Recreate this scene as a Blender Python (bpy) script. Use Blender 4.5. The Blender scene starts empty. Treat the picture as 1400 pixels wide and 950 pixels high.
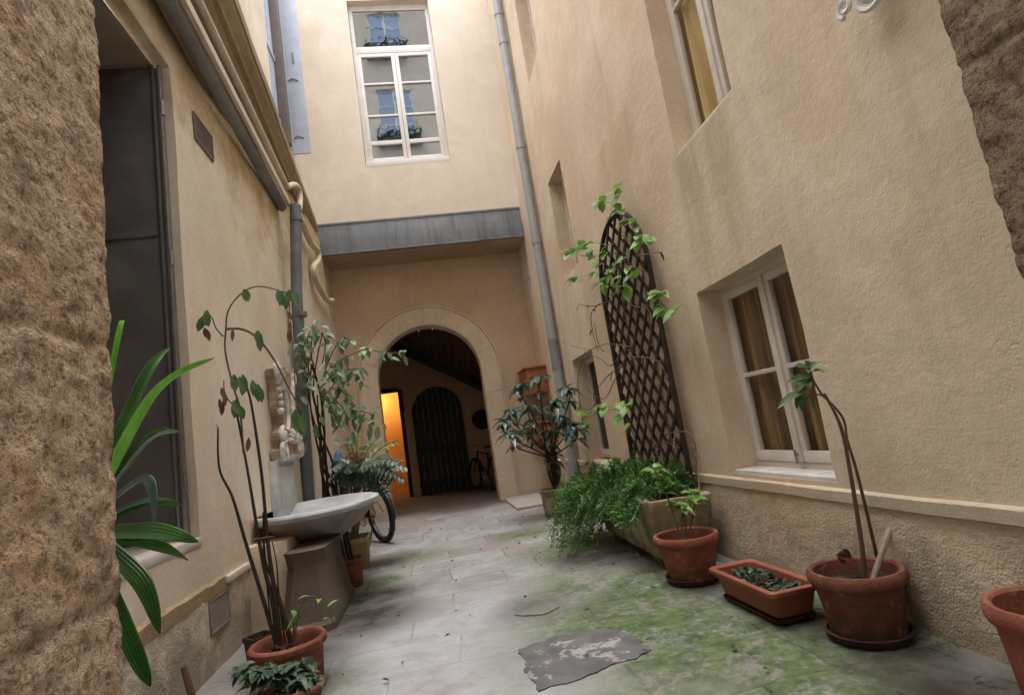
import bpy, bmesh, math, random
from mathutils import Vector, Matrix, noise
random.seed(11)
R = math.radians
S = 0.7                                   # the layout below is in survey units of 0.7 m; everything is brought to metres at the end
sc = bpy.context.scene
col = sc.collection

# ------------------------------------------------------------------ camera geometry
FOC, CX, CY, HC = 760.0, 700.0, 475.0, 1.5
Zc = Vector((-760, 4945, 760)).normalized()
Yc = Vector((-105, -133, 760)); Yc = (Yc - Zc * Yc.dot(Zc)).normalized()
Xc = Vector((Yc.y * Zc.z - Yc.z * Zc.y, Yc.z * Zc.x - Yc.x * Zc.z, Yc.x * Zc.y - Yc.y * Zc.x)).normalized()
if Xc.x < 0: Xc = -Xc

def at(px, py, x=None, y=None, z=None):
    """a surveyed point of the photograph, brought onto the plane it lies in"""
    c = Vector((px - CX, CY - py, FOC))
    d = Vector((c.dot(Xc), c.dot(Yc), c.dot(Zc)))
    if x is not None: t = x / d.x
    elif y is not None: t = y / d.y
    else: t = (z - HC) / d.z
    return Vector((0, 0, HC)) + d * t

# ------------------------------------------------------------------ node helpers
def nd(nt, typ, ins=None, **props):
    n = nt.nodes.new(typ)
    for k, v in props.items(): setattr(n, k, v)
    for k, v in (ins or {}).items():
        if isinstance(v, bpy.types.NodeSocket): nt.links.new(v, n.inputs[k])
        else: n.inputs[k].default_value = v
    return n
def new_mat(name):
    m = bpy.data.materials.new(name); m.use_nodes = True
    nt = m.node_tree; nt.nodes.clear()
    out = nd(nt, 'ShaderNodeOutputMaterial')
    b = nd(nt, 'ShaderNodeBsdfPrincipled')
    nt.links.new(b.outputs[0], out.inputs[0])
    return m, nt, b, out
def coords(nt): return nd(nt, 'ShaderNodeTexCoord').outputs['Object']
def scaled(nt, v, s):
    return nd(nt, 'ShaderNodeVectorMath', {0: v, 1: s}, operation='MULTIPLY').outputs[0]
def nz(nt, v, scale, detail=4, rough=.55, dist=0):
    return nd(nt, 'ShaderNodeTexNoise', {'Vector': v, 'Scale': scale, 'Detail': detail, 'Roughness': rough, 'Distortion': dist}).outputs[0]
def rmp(nt, f, stops):
    n = nd(nt, 'ShaderNodeValToRGB', {0: f}); cr = n.color_ramp
    while len(cr.elements) < len(stops): cr.elements.new(.5)
    for e, (p, c) in zip(cr.elements, stops):
        e.position = p; e.color = (c[0], c[1], c[2], 1) if not isinstance(c, (int, float)) else (c, c, c, 1)
    return n.outputs[0]
def mx(nt, f, a, b, mode='MIX'):
    n = nt.nodes.new('ShaderNodeMix'); n.data_type = 'RGBA'; n.blend_type = mode
    for i, v in ((0, f), (6, a), (7, b)):
        if isinstance(v, bpy.types.NodeSocket): nt.links.new(v, n.inputs[i])
        elif i == 0: n.inputs[0].default_value = v
        else: n.inputs[i].default_value = (*v[:3], 1)
    return n.outputs[2]
def mth(nt, op, a, b=0.0, clamp=False):
    return nd(nt, 'ShaderNodeMath', {0: a, 1: b}, operation=op, use_clamp=clamp).outputs[0]
def mr(nt, v, a, b, c=0., d=1.):
    return nd(nt, 'ShaderNodeMapRange', {'Value': v, 'From Min': a, 'From Max': b, 'To Min': c, 'To Max': d}, interpolation_type='SMOOTHSTEP').outputs[0]
def bmp(nt, b, h, strength=.5, dist=.01):
    n = nd(nt, 'ShaderNodeBump', {'Height': h, 'Strength': strength, 'Distance': dist})
    nt.links.new(n.outputs[0], b.inputs['Normal'])
def sep(nt, v): return nd(nt, 'ShaderNodeSeparateXYZ', {0: v})

def plaster(name, c1, c2, c3, dark=None, rough_amt=.5, grain=55, pits=0.0, streak=.35, low_dirt=0.0, spots=0.0, fine=.2, top_stain=False, patch=1.0, drips=()):
    m, nt, b, o = new_mat(name); v = coords(nt)
    dk = dark or tuple(x * .62 for x in c1)
    n1 = nz(nt, v, 1.0, 4, .6, .4); n2 = nz(nt, v, 3.4, 4, .64); n3 = nz(nt, v, grain, 3, .6); n4 = nz(nt, v, grain * 4, 1, .5)
    n6 = nz(nt, v, .7, 2, .5, .8); n8 = nz(nt, v, 1.7, 4, .62, 1.0); n7 = nz(nt, scaled(nt, v, (1, 1, 1.6)), 7, 4, .62)
    c = rmp(nt, n1, [(.32, c1), (.5, c2), (.68, c3)])
    c = mx(nt, mr(nt, n2, .48, .7, 0, .55), c, tuple(x * .86 for x in c2))
    st = nz(nt, scaled(nt, v, (5, 5, .55)), 1.0, 4, .62)
    c = mx(nt, mr(nt, st, .5, .75, 0, streak), c, dk)
    c = mx(nt, mr(nt, n6, .47, .62, 0, .65 * patch), c, (c2[0] * .90, c2[1] * .79, c2[2] * .73))
    c = mx(nt, mr(nt, n8, .52, .66, 0, .55 * patch), c, (c2[0] * .82, c2[1] * .82, c2[2] * .78))
    c = mx(nt, mr(nt, n8, .46, .34, 0, .4), c, tuple(min(1, x * 1.13) for x in c2))
    c = mx(nt, mr(nt, n7, .56, .78, 0, .3), c, tuple(x * .78 for x in c2))
    c = mx(nt, mr(nt, n3, .3, .75, .0, .22), c, tuple(min(1, x * 1.25) for x in c2))
    c = mx(nt, mr(nt, n4, .62, .8, 0, .25), c, tuple(x * .55 for x in c2))
    xyz = sep(nt, v); z = xyz.outputs[2]
    for (y0, y1, zt, ln, colr, amt) in drips:
        k = mth(nt, 'MULTIPLY', mr(nt, xyz.outputs[1], (y0 - .12) * S, (y0 + .1) * S), mr(nt, xyz.outputs[1], (y1 + .12) * S, (y1 - .1) * S))
        k = mth(nt, 'MULTIPLY', k, mth(nt, 'MULTIPLY', mr(nt, z, (zt - ln) * S, zt * S), mr(nt, z, (zt + .1) * S, zt * S)))
        c = mx(nt, mth(nt, 'MULTIPLY', k, mr(nt, st, .36, .62, 0, amt)), c, colr)
    if low_dirt:
        g = mth(nt, 'ADD', z, mr(nt, n2, .2, .8, -.35, .35))
        c = mx(nt, mr(nt, g, .45, -.05, 0, low_dirt), c, (.05, .047, .036))
    if top_stain:
        g = mth(nt, 'ADD', z, mr(nt, n2, .25, .75, -.45, .45))
        c = mx(nt, mr(nt, g, 3.1, 4.1, 0, .75), c, (.42, .29, .12))
    if spots:
        sp = nz(nt, v, 9, 5, .72)
        c = mx(nt, mr(nt, sp, .61, .68, 0, spots), c, (.09, .08, .065))
    b.inputs['Roughness'].default_value = .92; b.inputs['Specular IOR Level'].default_value = .2
    nt.links.new(c, b.inputs['Base Color'])
    hp = nz(nt, v, 16, 4, .65)
    h = mth(nt, 'ADD', mth(nt, 'MULTIPLY', n7, .6), mr(nt, hp, .64, .74, 0, -.45 - pits * .5))
    h = mth(nt, 'ADD', h, mth(nt, 'ADD', mth(nt, 'MULTIPLY', n3, .34), mth(nt, 'MULTIPLY', n4, fine)))
    bmp(nt, b, h, rough_amt, .02)
    return m

def simple(name, c, rough=.6, metal=0., var=.18, scale=8, bump=.15, bscale=60, c2=None, spec=.4, trans=0.):
    m, nt, b, o = new_mat(name); v = coords(nt)
    n1 = nz(nt, v, scale, 5, .6); n2 = nz(nt, v, bscale, 4, .6)
    cc = rmp(nt, n1, [(.3, tuple(x * (1 - var) for x in c)), (.55, c), (.75, c2 or tuple(min(1, x * (1 + var)) for x in c))])
    cc = mx(nt, mr(nt, n2, .5, .8, 0, var), cc, tuple(x * .5 for x in c))
    nt.links.new(cc, b.inputs['Base Color'])
    b.inputs['Roughness'].default_value = rough; b.inputs['Metallic'].default_value = metal
    b.inputs['Specular IOR Level'].default_value = spec
    if bump: bmp(nt, b, n2, bump, .01)
    return m

def clay(name, c, rough=.8):
    m, nt, b, o = new_mat(name); v = coords(nt)
    n1 = nz(nt, v, 5, 5, .6, .4); n2 = nz(nt, v, 13, 6, .7); n3 = nz(nt, v, 70, 4, .6); ring = nz(nt, scaled(nt, v, (1.5, 1.5, 55)), 1, 3, .5)
    cc = rmp(nt, n1, [(.3, tuple(x * .68 for x in c)), (.52, c), (.72, (min(1, c[0] * 1.3), c[1] * 1.45, c[2] * 1.5))])
    cc = mx(nt, mr(nt, n2, .54, .70, 0, .6), cc, (.38, .28, .23))
    cc = mx(nt, mr(nt, ring, .5, .75, 0, .3), cc, tuple(x * .5 for x in c))
    cc = mx(nt, mr(nt, n3, .55, .8, 0, .4), cc, tuple(x * .42 for x in c))
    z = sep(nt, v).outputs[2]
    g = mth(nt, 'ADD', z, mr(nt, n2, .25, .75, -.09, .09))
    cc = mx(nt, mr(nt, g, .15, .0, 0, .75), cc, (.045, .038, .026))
    nt.links.new(cc, b.inputs['Base Color']); b.inputs['Roughness'].default_value = rough; b.inputs['Specular IOR Level'].default_value = .22
    bmp(nt, b, mth(nt, 'ADD', n3, mth(nt, 'ADD', mth(nt, 'MULTIPLY', n2, .8), mth(nt, 'MULTIPLY', ring, .3))), .35, .012)
    return m

def leafmat(name, c1, c2, rough=.4, trans=.25, back=None):
    m, nt, b, o = new_mat(name); v = coords(nt)
    n1 = nz(nt, v, 9, 3, .6); n2 = nz(nt, v, 55, 3, .6)
    c = rmp(nt, n1, [(.35, c1), (.65, c2)])
    c = mx(nt, mr(nt, n2, .45, .75, 0, .35), c, tuple(x * .55 for x in c1))
    if back:
        g = nd(nt, 'ShaderNodeNewGeometry').outputs['Backfacing']
        c = mx(nt, g, c, back)
    nt.links.new(c, b.inputs['Base Color']); b.inputs['Roughness'].default_value = rough
    t = nd(nt, 'ShaderNodeBsdfTranslucent'); nt.links.new(c, t.inputs[0])
    ms = nd(nt, 'ShaderNodeMixShader', {0: trans, 1: b.outputs[0], 2: t.outputs[0]})
    nt.links.new(ms.outputs[0], o.inputs[0])
    return m

def glassmat(name, refl=.12, tint=(.85, .88, .88), rough=.02):
    m, nt, b, o = new_mat(name); nt.nodes.remove(b)
    t = nd(nt, 'ShaderNodeBsdfTransparent', {0: (*tint, 1)})
    v = coords(nt)
    g = nd(nt, 'ShaderNodeBsdfGlossy', {0: (.9, .92, .93, 1), 'Roughness': rough})
    bm_ = nd(nt, 'ShaderNodeBump', {'Height': nz(nt, v, 3.5, 2, .5), 'Strength': .05, 'Distance': .02})
    nt.links.new(bm_.outputs[0], g.inputs['Normal'])
    f = mth(nt, 'MULTIPLY', mth(nt, 'POWER', nd(nt, 'ShaderNodeLayerWeight', {0: .5}).outputs['Facing'], 3.5), .45)
    f = mth(nt, 'ADD', f, refl, True)
    ms = nd(nt, 'ShaderNodeMixShader', {0: f, 1: t.outputs[0], 2: g.outputs[0]})
    nt.links.new(ms.outputs[0], o.inputs[0])
    return m

# ------------------------------------------------------------------ mesh helpers
def link(name, bm, mat, parent=None, smooth=35, label=None, cat=None, group=None, kind=None):
    me = bpy.data.meshes.new(name)
    bmesh.ops.recalc_face_normals(bm, faces=bm.faces) if smooth is not None and smooth >= 0 else None
    bm.to_mesh(me); bm.free()
    if smooth:
        for p in me.polygons: p.use_smooth = True
        if smooth > 0: me.set_sharp_from_angle(angle=R(smooth))
    for q in (mat if isinstance(mat, (list, tuple)) else [mat]): me.materials.append(q)
    o = bpy.data.objects.new(name, me); col.objects.link(o)
    if parent is not None:
        o.parent = parent
        w = Vector((0, 0, 0)); p = parent
        while p is not None: w += p.location; p = p.parent
        o.location = -w
    tag(o, label, cat, group, kind)
    return o
def tag(o, label=None, cat=None, group=None, kind=None):
    if label: o['label'] = label
    if cat: o['category'] = cat
    if group: o['group'] = group
    if kind: o['kind'] = kind
    return o
def thing(name, label, cat, loc=(0, 0, 0), group=None):
    o = bpy.data.objects.new(name, None); o.empty_display_size = .1; col.objects.link(o); o.location = loc
    return tag(o, label, cat, group)

def box(bm, a, b, bev=0.0, mi=0):
    a = Vector(a); b = Vector(b)
    lo = Vector((min(a.x, b.x), min(a.y, b.y), min(a.z, b.z))); hi = Vector((max(a.x, b.x), max(a.y, b.y), max(a.z, b.z)))
    r = bmesh.ops.create_cube(bm, size=1)
    vs = r['verts']
    for v in vs:
        v.co = Vector((lo.x + (v.co.x + .5) * (hi.x - lo.x), lo.y + (v.co.y + .5) * (hi.y - lo.y), lo.z + (v.co.z + .5) * (hi.z - lo.z)))
    fs = {f for v in vs for f in v.link_faces}
    for f in fs: f.material_index = mi
    if bev:
        es = list({e for v in vs for e in v.link_edges})
        bmesh.ops.bevel(bm, geom=es, offset=bev, segments=2, profile=.6, affect='EDGES')
    return bm
def tube(bm, pts, rad, sides=8, cap=True, mi=0):
    pts = [Vector(p) for p in pts]; n = len(pts)
    rads = rad if isinstance(rad, (list, tuple)) else [rad] * n
    up = None; rings = []
    for i, p in enumerate(pts):
        t = (pts[min(i + 1, n - 1)] - pts[max(i - 1, 0)])
        if t.length < 1e-9: t = Vector((0, 0, 1))
        t.normalize()
        if up is None:
            up = Vector((0, 0, 1)) if abs(t.z) < .9 else Vector((1, 0, 0))
        up = (up - t * up.dot(t)).normalized(); s = t.cross(up)
        rings.append([bm.verts.new(p + (up * math.cos(2 * math.pi * k / sides) + s * math.sin(2 * math.pi * k / sides)) * rads[i]) for k in range(sides)])
    for a, b in zip(rings, rings[1:]):
        for k in range(sides):
            f = bm.faces.new((a[k], a[(k + 1) % sides], b[(k + 1) % sides], b[k])); f.material_index = mi
    if cap and sides > 2:
        bm.faces.new(rings[0][::-1]).material_index = mi; bm.faces.new(rings[-1]).material_index = mi
    return bm
def smooth_path(pts, n=6):
    """Catmull-Rom through the points"""
    P = [Vector(p) for p in pts]; out = []
    for i in range(len(P) - 1):
        p0 = P[max(i - 1, 0)]; p1 = P[i]; p2 = P[i + 1]; p3 = P[min(i + 2, len(P) - 1)]
        for k in range(n):
            t = k / n
            out.append(.5 * ((2 * p1) + (p2 - p0) * t + (2 * p0 - 5 * p1 + 4 * p2 - p3) * t * t + (3 * p1 - p0 - 3 * p2 + p3) * t ** 3))
    out.append(P[-1]); return out
def lathe(bm, prof, c=(0, 0, 0), segs=40, mi=0, wob=0.0, sx=1, sy=1):
    c = Vector(c); rings = []
    for r, z in prof:
        ring = []
        for k in range(segs):
            a = 2 * math.pi * k / segs
            rr = r * (1 + wob * noise.noise(Vector((math.cos(a) * 1.3 + c.x * 5, math.sin(a) * 1.3, z * 3))))
            ring.append(bm.verts.new(c + Vector((rr * math.cos(a) * sx, rr * math.sin(a) * sy, z))))
        rings.append(ring)
    for a, b in zip(rings, rings[1:]):
        for k in range(segs):
            bm.faces.new((a[k], a[(k + 1) % segs], b[(k + 1) % segs], b[k])).material_index = mi
    return rings
def prism(bm, poly, d, mi=0):
    """poly: list of 3-D points of a flat outline, extruded by vector d"""
    d = Vector(d); a = [bm.verts.new(Vector(p)) for p in poly]; b = [bm.verts.new(Vector(p) + d) for p in poly]
    n = len(poly)
    bm.faces.new(a).material_index = mi; bm.faces.new(b[::-1]).material_index = mi
    for k in range(n): bm.faces.new((a[k], b[k], b[(k + 1) % n], a[(k + 1) % n])).material_index = mi
def roughen(bm, amp, scale, octs=3):
    for v in bm.verts:
        d = Vector((0, 0, 0)); a = amp; s = scale
        for _ in range(octs):
            d += noise.noise_vector(v.co * s + Vector((3.1, 7.7, 1.9))) * a; a *= .5; s *= 2.1
        v.co += d
def breaks(vals, a, b, cell):
    vs = sorted({round(x, 4) for x in [a, b] + [v for v in vals if a < v < b]}); out = []
    for p, q in zip(vs, vs[1:]):
        n = max(1, math.ceil((q - p) / cell))
        out += [p + (q - p) * k / n for k in range(n)]
    return out + [vs[-1]]
def wall(bm, axis, plane, u0, u1, v0, v1, holes=(), cell=.25, mi=0):
    """a wall sheet in the plane axis=plane with openings (ua, ub, va, vb, depth): the reveals run from plane to plane+depth"""
    U = breaks([h[0] for h in holes] + [h[1] for h in holes], u0, u1, cell)
    V = breaks([h[2] for h in holes] + [h[3] for h in holes], v0, v1, cell)
    cache = {}
    def vert(u, v, w):
        k = (round(u, 4), round(v, 4), round(w, 4))
        if k not in cache:
            cache[k] = bm.verts.new((w, u, v) if axis == 'x' else (u, w, v))
        return cache[k]
    for ua, ub in zip(U, U[1:]):
        for va, vb in zip(V, V[1:]):
            cu, cv = (ua + ub) / 2, (va + vb) / 2
            if any(h[0] < cu < h[1] and h[2] < cv < h[3] for h in holes): continue
            bm.faces.new((vert(ua, va, plane), vert(ub, va, plane), vert(ub, vb, plane), vert(ua, vb, plane))).material_index = mi
    for ha, hb, hc, hd, dep in holes:
        ws = [plane + dep * k / 3 for k in range(4)]
        us = [u for u in U if round(ha, 4) - 1e-4 <= u <= round(hb, 4) + 1e-4]; vs = [v for v in V if round(hc, 4) - 1e-4 <= v <= round(hd, 4) + 1e-4]
        for w0, w1 in zip(ws, ws[1:]):
            for a, b in zip(us, us[1:]):
                for vv in (vs[0], vs[-1]):
                    bm.faces.new((vert(a, vv, w0), vert(b, vv, w0), vert(b, vv, w1), vert(a, vv, w1))).material_index = mi
            for a, b in zip(vs, vs[1:]):
                for uu in (us[0], us[-1]):
                    bm.faces.new((vert(uu, a, w0), vert(uu, b, w0), vert(uu, b, w1), vert(uu, a, w1))).material_index = mi
    return bm
def leaf(bm, base, d, up, length, width, droop=.25, fold=.18, segs=4, shape='oval', mi=0, curl=0.0):
    """one leaf: two strips either side of a midrib, bending down along its length"""
    d = Vector(d).normalized(); up = Vector(up); s = d.cross(up)
    if s.length < 1e-4: s = d.cross(Vector((1, 0, .3)))
    s.normalize(); u = s.cross(d).normalized()
    p = Vector(base); rows = []; droop *= random.uniform(.6, 1.5); tw_ = random.uniform(-.35, .35); bend = random.uniform(-.12, .12)
    for k in range(segs + 1):
        t = k / segs
        if shape == 'oval': w = math.sin(math.pi * min(1, t * .93 + .05)) ** .8
        elif shape == 'blade': w = (min(1, t * 6 + .35)) * (1 - t ** 2.2) ** .9 + .01
        else: w = (1 - t) ** .6 * min(1, t * 5 + .1)
        if k == segs: w = .02
        w *= width / 2
        c = p + d * (length * t) + Vector((0, 0, -1)) * (droop * length * t * t) + u * (curl * length * math.sin(t * math.pi))
        c = c + s * (bend * length * t * t); a_ = tw_ * t; s2 = s * math.cos(a_) + u * math.sin(a_); u2 = u * math.cos(a_) - s * math.sin(a_)
        rows.append((bm.verts.new(c + s2 * w + u2 * w * fold * 2), bm.verts.new(c), bm.verts.new(c - s2 * w + u2 * w * fold * 2)))
    for a, b in zip(rows, rows[1:]):
        bm.faces.new((a[0], a[1], b[1], b[0])).material_index = mi; bm.faces.new((a[1], a[2], b[2], b[1])).material_index = mi
def rv(a=1.0): return Vector((random.uniform(-a, a), random.uniform(-a, a), random.uniform(-a, a)))

# ------------------------------------------------------------------ materials
M = {}
def fascia_mat():
    m, nt, b, o = new_mat('blue grey fascia paint'); v = coords(nt)
    st = nz(nt, scaled(nt, v, (7, 7, .8)), 1.0, 5, .65); n = nz(nt, v, 3, 5, .65); f = nz(nt, v, 45, 3, .6)
    c = rmp(nt, n, [(.3, (.17, .195, .22)), (.55, (.22, .25, .28)), (.75, (.28, .31, .34))])
    c = mx(nt, mr(nt, st, .5, .68, 0, .55), c, (.10, .105, .11)); c = mx(nt, mr(nt, st, .42, .3, 0, .4), c, (.36, .39, .41)); c = mx(nt, mr(nt, f, .62, .75, 0, .4), c, (.12, .085, .06))
    nt.links.new(c, b.inputs['Base Color']); b.inputs['Roughness'].default_value = .55; bmp(nt, b, mth(nt, 'ADD', f, mth(nt, 'MULTIPLY', n, 2.0)), .25, .012)
    return m
M['right_plaster'] = plaster('right plaster', (.62, .50, .365), (.675, .56, .425), (.63, .495, .37), (.45, .34, .22), .34, 26, streak=.5, fine=.16,
    drips=((3.7, 4.85, 3.88, 1.5, (.42, .31, .19), .6), (8.6, 9.5, 4.05, 1.3, (.72, .66, .58), .8), (1.9, 2.75, 5.5, 2.6, (.40, .25, .11), .7), (5.6, 7.3, 5.0, 1.4, (.47, .36, .22), .5), (3.0, 3.7, 2.9, 2.2, (.50, .42, .31), .45)))
M['plinth_plaster'] = plaster('plinth plaster', (.60, .49, .35), (.66, .55, .405), (.56, .46, .335), (.36, .28, .2), .8, 26, pits=.3, streak=.3, low_dirt=.45)
M['facade_plaster'] = plaster('facade plaster', (.68, .605, .515), (.715, .64, .545), (.695, .61, .52), (.57, .48, .385), .12, 40, streak=.2, fine=.08, patch=.35)
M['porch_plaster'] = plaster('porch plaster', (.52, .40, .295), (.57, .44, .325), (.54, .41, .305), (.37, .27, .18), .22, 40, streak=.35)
M['left_plaster'] = plaster('left plaster', (.65, .57, .46), (.69, .61, .495), (.65, .55, .43), (.50, .39, .25), .32, 30, streak=.4, fine=.14, top_stain=True)
M['left_base'] = plaster('left base plaster', (.69, .61, .48), (.76, .68, .54), (.62, .54, .42), (.42, .34, .25), .8, 24, pits=.8, streak=.3, low_dirt=.6, spots=.45)
M['upper_plaster'] = plaster('upper plaster', (.62, .56, .48), (.66, .60, .50), (.62, .55, .46), (.45, .38, .3), .2, 60)
M['dark_room'] = plaster('vestibule plaster', (.52, .37, .26), (.58, .41, .28), (.54, .38, .26), (.28, .19, .13), .3, 30)
M['orange_room'] = plaster('orange plaster', (.62, .34, .10), (.66, .36, .11), (.6, .33, .1), None, .1, 50, streak=.1)
M['cornice'] = plaster('cornice plaster', (.225, .165, .10), (.28, .205, .125), (.19, .14, .09), (.07, .05, .035), .35, 30, streak=.6)
M['cream'] = simple('cream paint', (.60, .53, .42), .6, var=.14, scale=5, bump=.1)
M['white_paint'] = simple('white paint', (.72, .70, .68), .45, var=.08, scale=6, bump=.08, bscale=90)
M['cream_paint'] = simple('aged cream paint', (.70, .64, .57), .5, var=.1, scale=6, bump=.1, bscale=90)
M['zinc'] = simple('grey zinc', (.23, .24, .25), .55, .1, .28, 4, .08, 30)
M['fascia'] = fascia_mat()
M['grey_pipe'] = simple('grey pipe', (.34, .36, .37), .45, .1, .12, 4, .05, 40)
M['dark_pipe'] = simple('old lead pipe', (.16, .18, .20), .5, .1, .25, 4, .1, 30)
M['shutter'] = simple('blue grey shutter paint', (.47, .53, .64), .55, 0, .12, 5, .1, 60)
M['dark_reveal'] = simple('brown reveal', (.16, .13, .12), .7, 0, .15, 5)
M['grey_door'] = simple('dark grey door paint', (.12, .112, .105), .6, 0, .35, 4, .2, 30, c2=(.17, .16, .15))
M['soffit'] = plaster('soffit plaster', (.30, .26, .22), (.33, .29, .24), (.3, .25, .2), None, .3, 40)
M['steel'] = simple('worn steel', (.30, .30, .31), .4, .8, .2, 12)
M['vent'] = simple('brown vent', (.16, .12, .10), .6, .1, .2, 12)
M['vent_grey'] = simple('grey vent', (.25, .22, .20), .6, .1, .15, 12)
M['sill'] = simple('worn sill', (.58, .55, .52), .6, 0, .18, 7, .15, 50)
M['void'] = simple('dark interior', (.02, .017, .014), .9)
M['glass'] = glassmat('window glass', .03)
M['mirror_glass'] = glassmat('reflecting glass', .42, (.5, .52, .54))
M['terracotta'] = clay('terracotta', (.25, .082, .05))
M['terracotta_dark'] = clay('damp terracotta', (.165, .06, .042))
M['saucer'] = simple('grimy saucer', (.055, .026, .02), .8, 0, .4, 8, .25, 45)
M['plastic_red'] = simple('brick red plastic', (.29, .09, .058), .6, 0, .25, 6, .12, 50)
M['soil'] = simple('potting soil', (.032, .022, .016), .95, 0, .4, 22, 1.0, 60, c2=(.07, .05, .035))
M['beige_stone'] = plaster('planter stone', (.42, .35, .22), (.46, .39, .26), (.38, .31, .19), (.18, .14, .09), .5, 40, pits=.3, streak=.6, low_dirt=.7)
M['ochre_pot'] = simple('ochre pot', (.38, .28, .13), .75, 0, .2, 5, .2, 50)
M['arch_stone'] = plaster('arch stone', (.60, .50, .385), (.66, .55, .43), (.56, .46, .35), (.38, .29, .2), .5, 30, pits=.3, streak=.35)
M['marble'] = simple('weathered white marble', (.52, .54, .56), .5, 0, .25, 5, .12, 40)
M['basin_stone'] = plaster('basin stone', (.30, .275, .25), (.36, .335, .31), (.27, .235, .205), (.10, .085, .07), .5, 40, pits=.3, streak=.8)
M['pedestal_stone'] = plaster('pedestal stone', (.085, .072, .06), (.12, .102, .085), (.07, .06, .05), (.03, .026, .02), .5, 36, pits=.3, streak=.6)
M['carved'] = simple('carved stone', (.40, .30, .22), .85, 0, .45, 12, .6, 40, c2=(.58, .50, .43))
M['letter_wood'] = simple('varnished red wood', (.36, .12, .045), .45, 0, .25, 4, .15, 50)
M['letter_dark'] = simple('dark red wood', (.12, .045, .025), .5, 0, .25, 4)
M['lattice'] = simple('dark brown trellis wood', (.035, .022, .018), .7, 0, .3, 14, .2, 80)
M['door_wood'] = simple('old dark door wood', (.016, .012, .010), .6, 0, .4, 5, .3, 30)
M['beam_wood'] = simple('dark ceiling wood', (.11, .07, .047), .7, 0, .4, 5, .3, 30)
M['white_iron'] = simple('white painted iron', (.68, .68, .67), .4, 0, .08, 9, .1, 60)
M['black_rubber'] = simple('black rubber', (.015, .015, .016), .6, 0, .2, 9)
M['black_metal'] = simple('black metal', (.03, .03, .032), .4, .4, .2, 9)
M['chrome'] = simple('dull chrome', (.5, .5, .5), .3, .9, .1, 9)
M['red_paint'] = simple('red frame paint', (.22, .025, .02), .35, 0, .15, 9)
M['red_cloth'] = simple('red cloth', (.20, .03, .035), .8, 0, .3, 9)
M['blue_cloth'] = simple('blue cloth', (.07, .16, .30), .8, 0, .3, 9)
M['stem_dark'] = simple('dark cane', (.030, .016, .012), .6, 0, .35, 14, .2, 60)
M['stem_brown'] = simple('brown stem', (.13, .08, .05), .75, 0, .3, 14, .3, 60)
M['stem_pale'] = simple('pale dry stem', (.33, .26, .19), .8, 0, .25, 14, .3, 60)
M['stem_green'] = simple('green stem', (.10, .13, .05), .6, 0, .3, 14)
M['leaf_ivy'] = leafmat('ivy leaves', (.05, .13, .035), (.18, .29, .09), .42, .28, back=(.16, .25, .13))
M['leaf_cane'] = leafmat('cane leaves', (.05, .13, .05), (.14, .22, .06), .4, .3)
M['leaf_dead'] = leafmat('dead leaves', (.12, .05, .03), (.2, .09, .05), .7, .15)
M['leaf_fern'] = leafmat('fern fronds', (.05, .11, .085), (.10, .18, .13), .35, .15, back=(.10, .16, .12))
M['leaf_fern_bright'] = leafmat('bright fern fronds', (.10, .24, .05), (.22, .36, .10), .4, .25)
M['leaf_dark'] = leafmat('dark shrub leaves', (.04, .10, .075), (.10, .185, .14), .32, .15, back=(.09, .15, .11))
M['leaf_asp'] = leafmat('asparagus needles', (.06, .16, .035), (.13, .27, .07), .5, .3)
M['leaf_lime'] = leafmat('lime vine leaves', (.11, .27, .04), (.30, .48, .12), .45, .35)
M['leaf_young'] = leafmat('young leaves', (.13, .28, .05), (.25, .42, .10), .4, .3)
M['leaf_blade'] = leafmat('strap leaves', (.17, .50, .06), (.28, .66, .11), .33, .4, back=(.06, .14, .06))
M['leaf_blade_dark'] = leafmat('dark strap leaves', (.04, .13, .03), (.08, .21, .045), .3, .1)
M['leaf_blade_pale'] = leafmat('pale strap leaves', (.15, .24, .19), (.26, .36, .32), .25, .1)  # pale tone paints the whitish reflection on some blades
M['leaf_low'] = leafmat('low leaves', (.035, .075, .04), (.10, .15, .09), .45, .15)

def wood_stripes(name, a, b, freq):
    m, nt, bb, o = new_mat(name); v = coords(nt)
    n = nz(nt, scaled(nt, v, (freq, freq, .7)), 1.0, 5, .65); f = nz(nt, v, 120, 2)
    c = rmp(nt, n, [(.3, a), (.52, tuple((p + q) / 2 for p, q in zip(a, b))), (.68, b)])
    nt.links.new(mx(nt, mr(nt, f, .4, .8, 0, .3), c, tuple(x * .5 for x in a)), bb.inputs['Base Color']); bb.inputs['Roughness'].default_value = .85
    return m
M['curtain'] = wood_stripes('brown curtain', (.09, .04, .022), (.62, .34, .13), 24)
M['curtain_yellow'] = wood_stripes('yellow curtain', (.55, .32, .08), (.9, .66, .32), 9)

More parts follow.
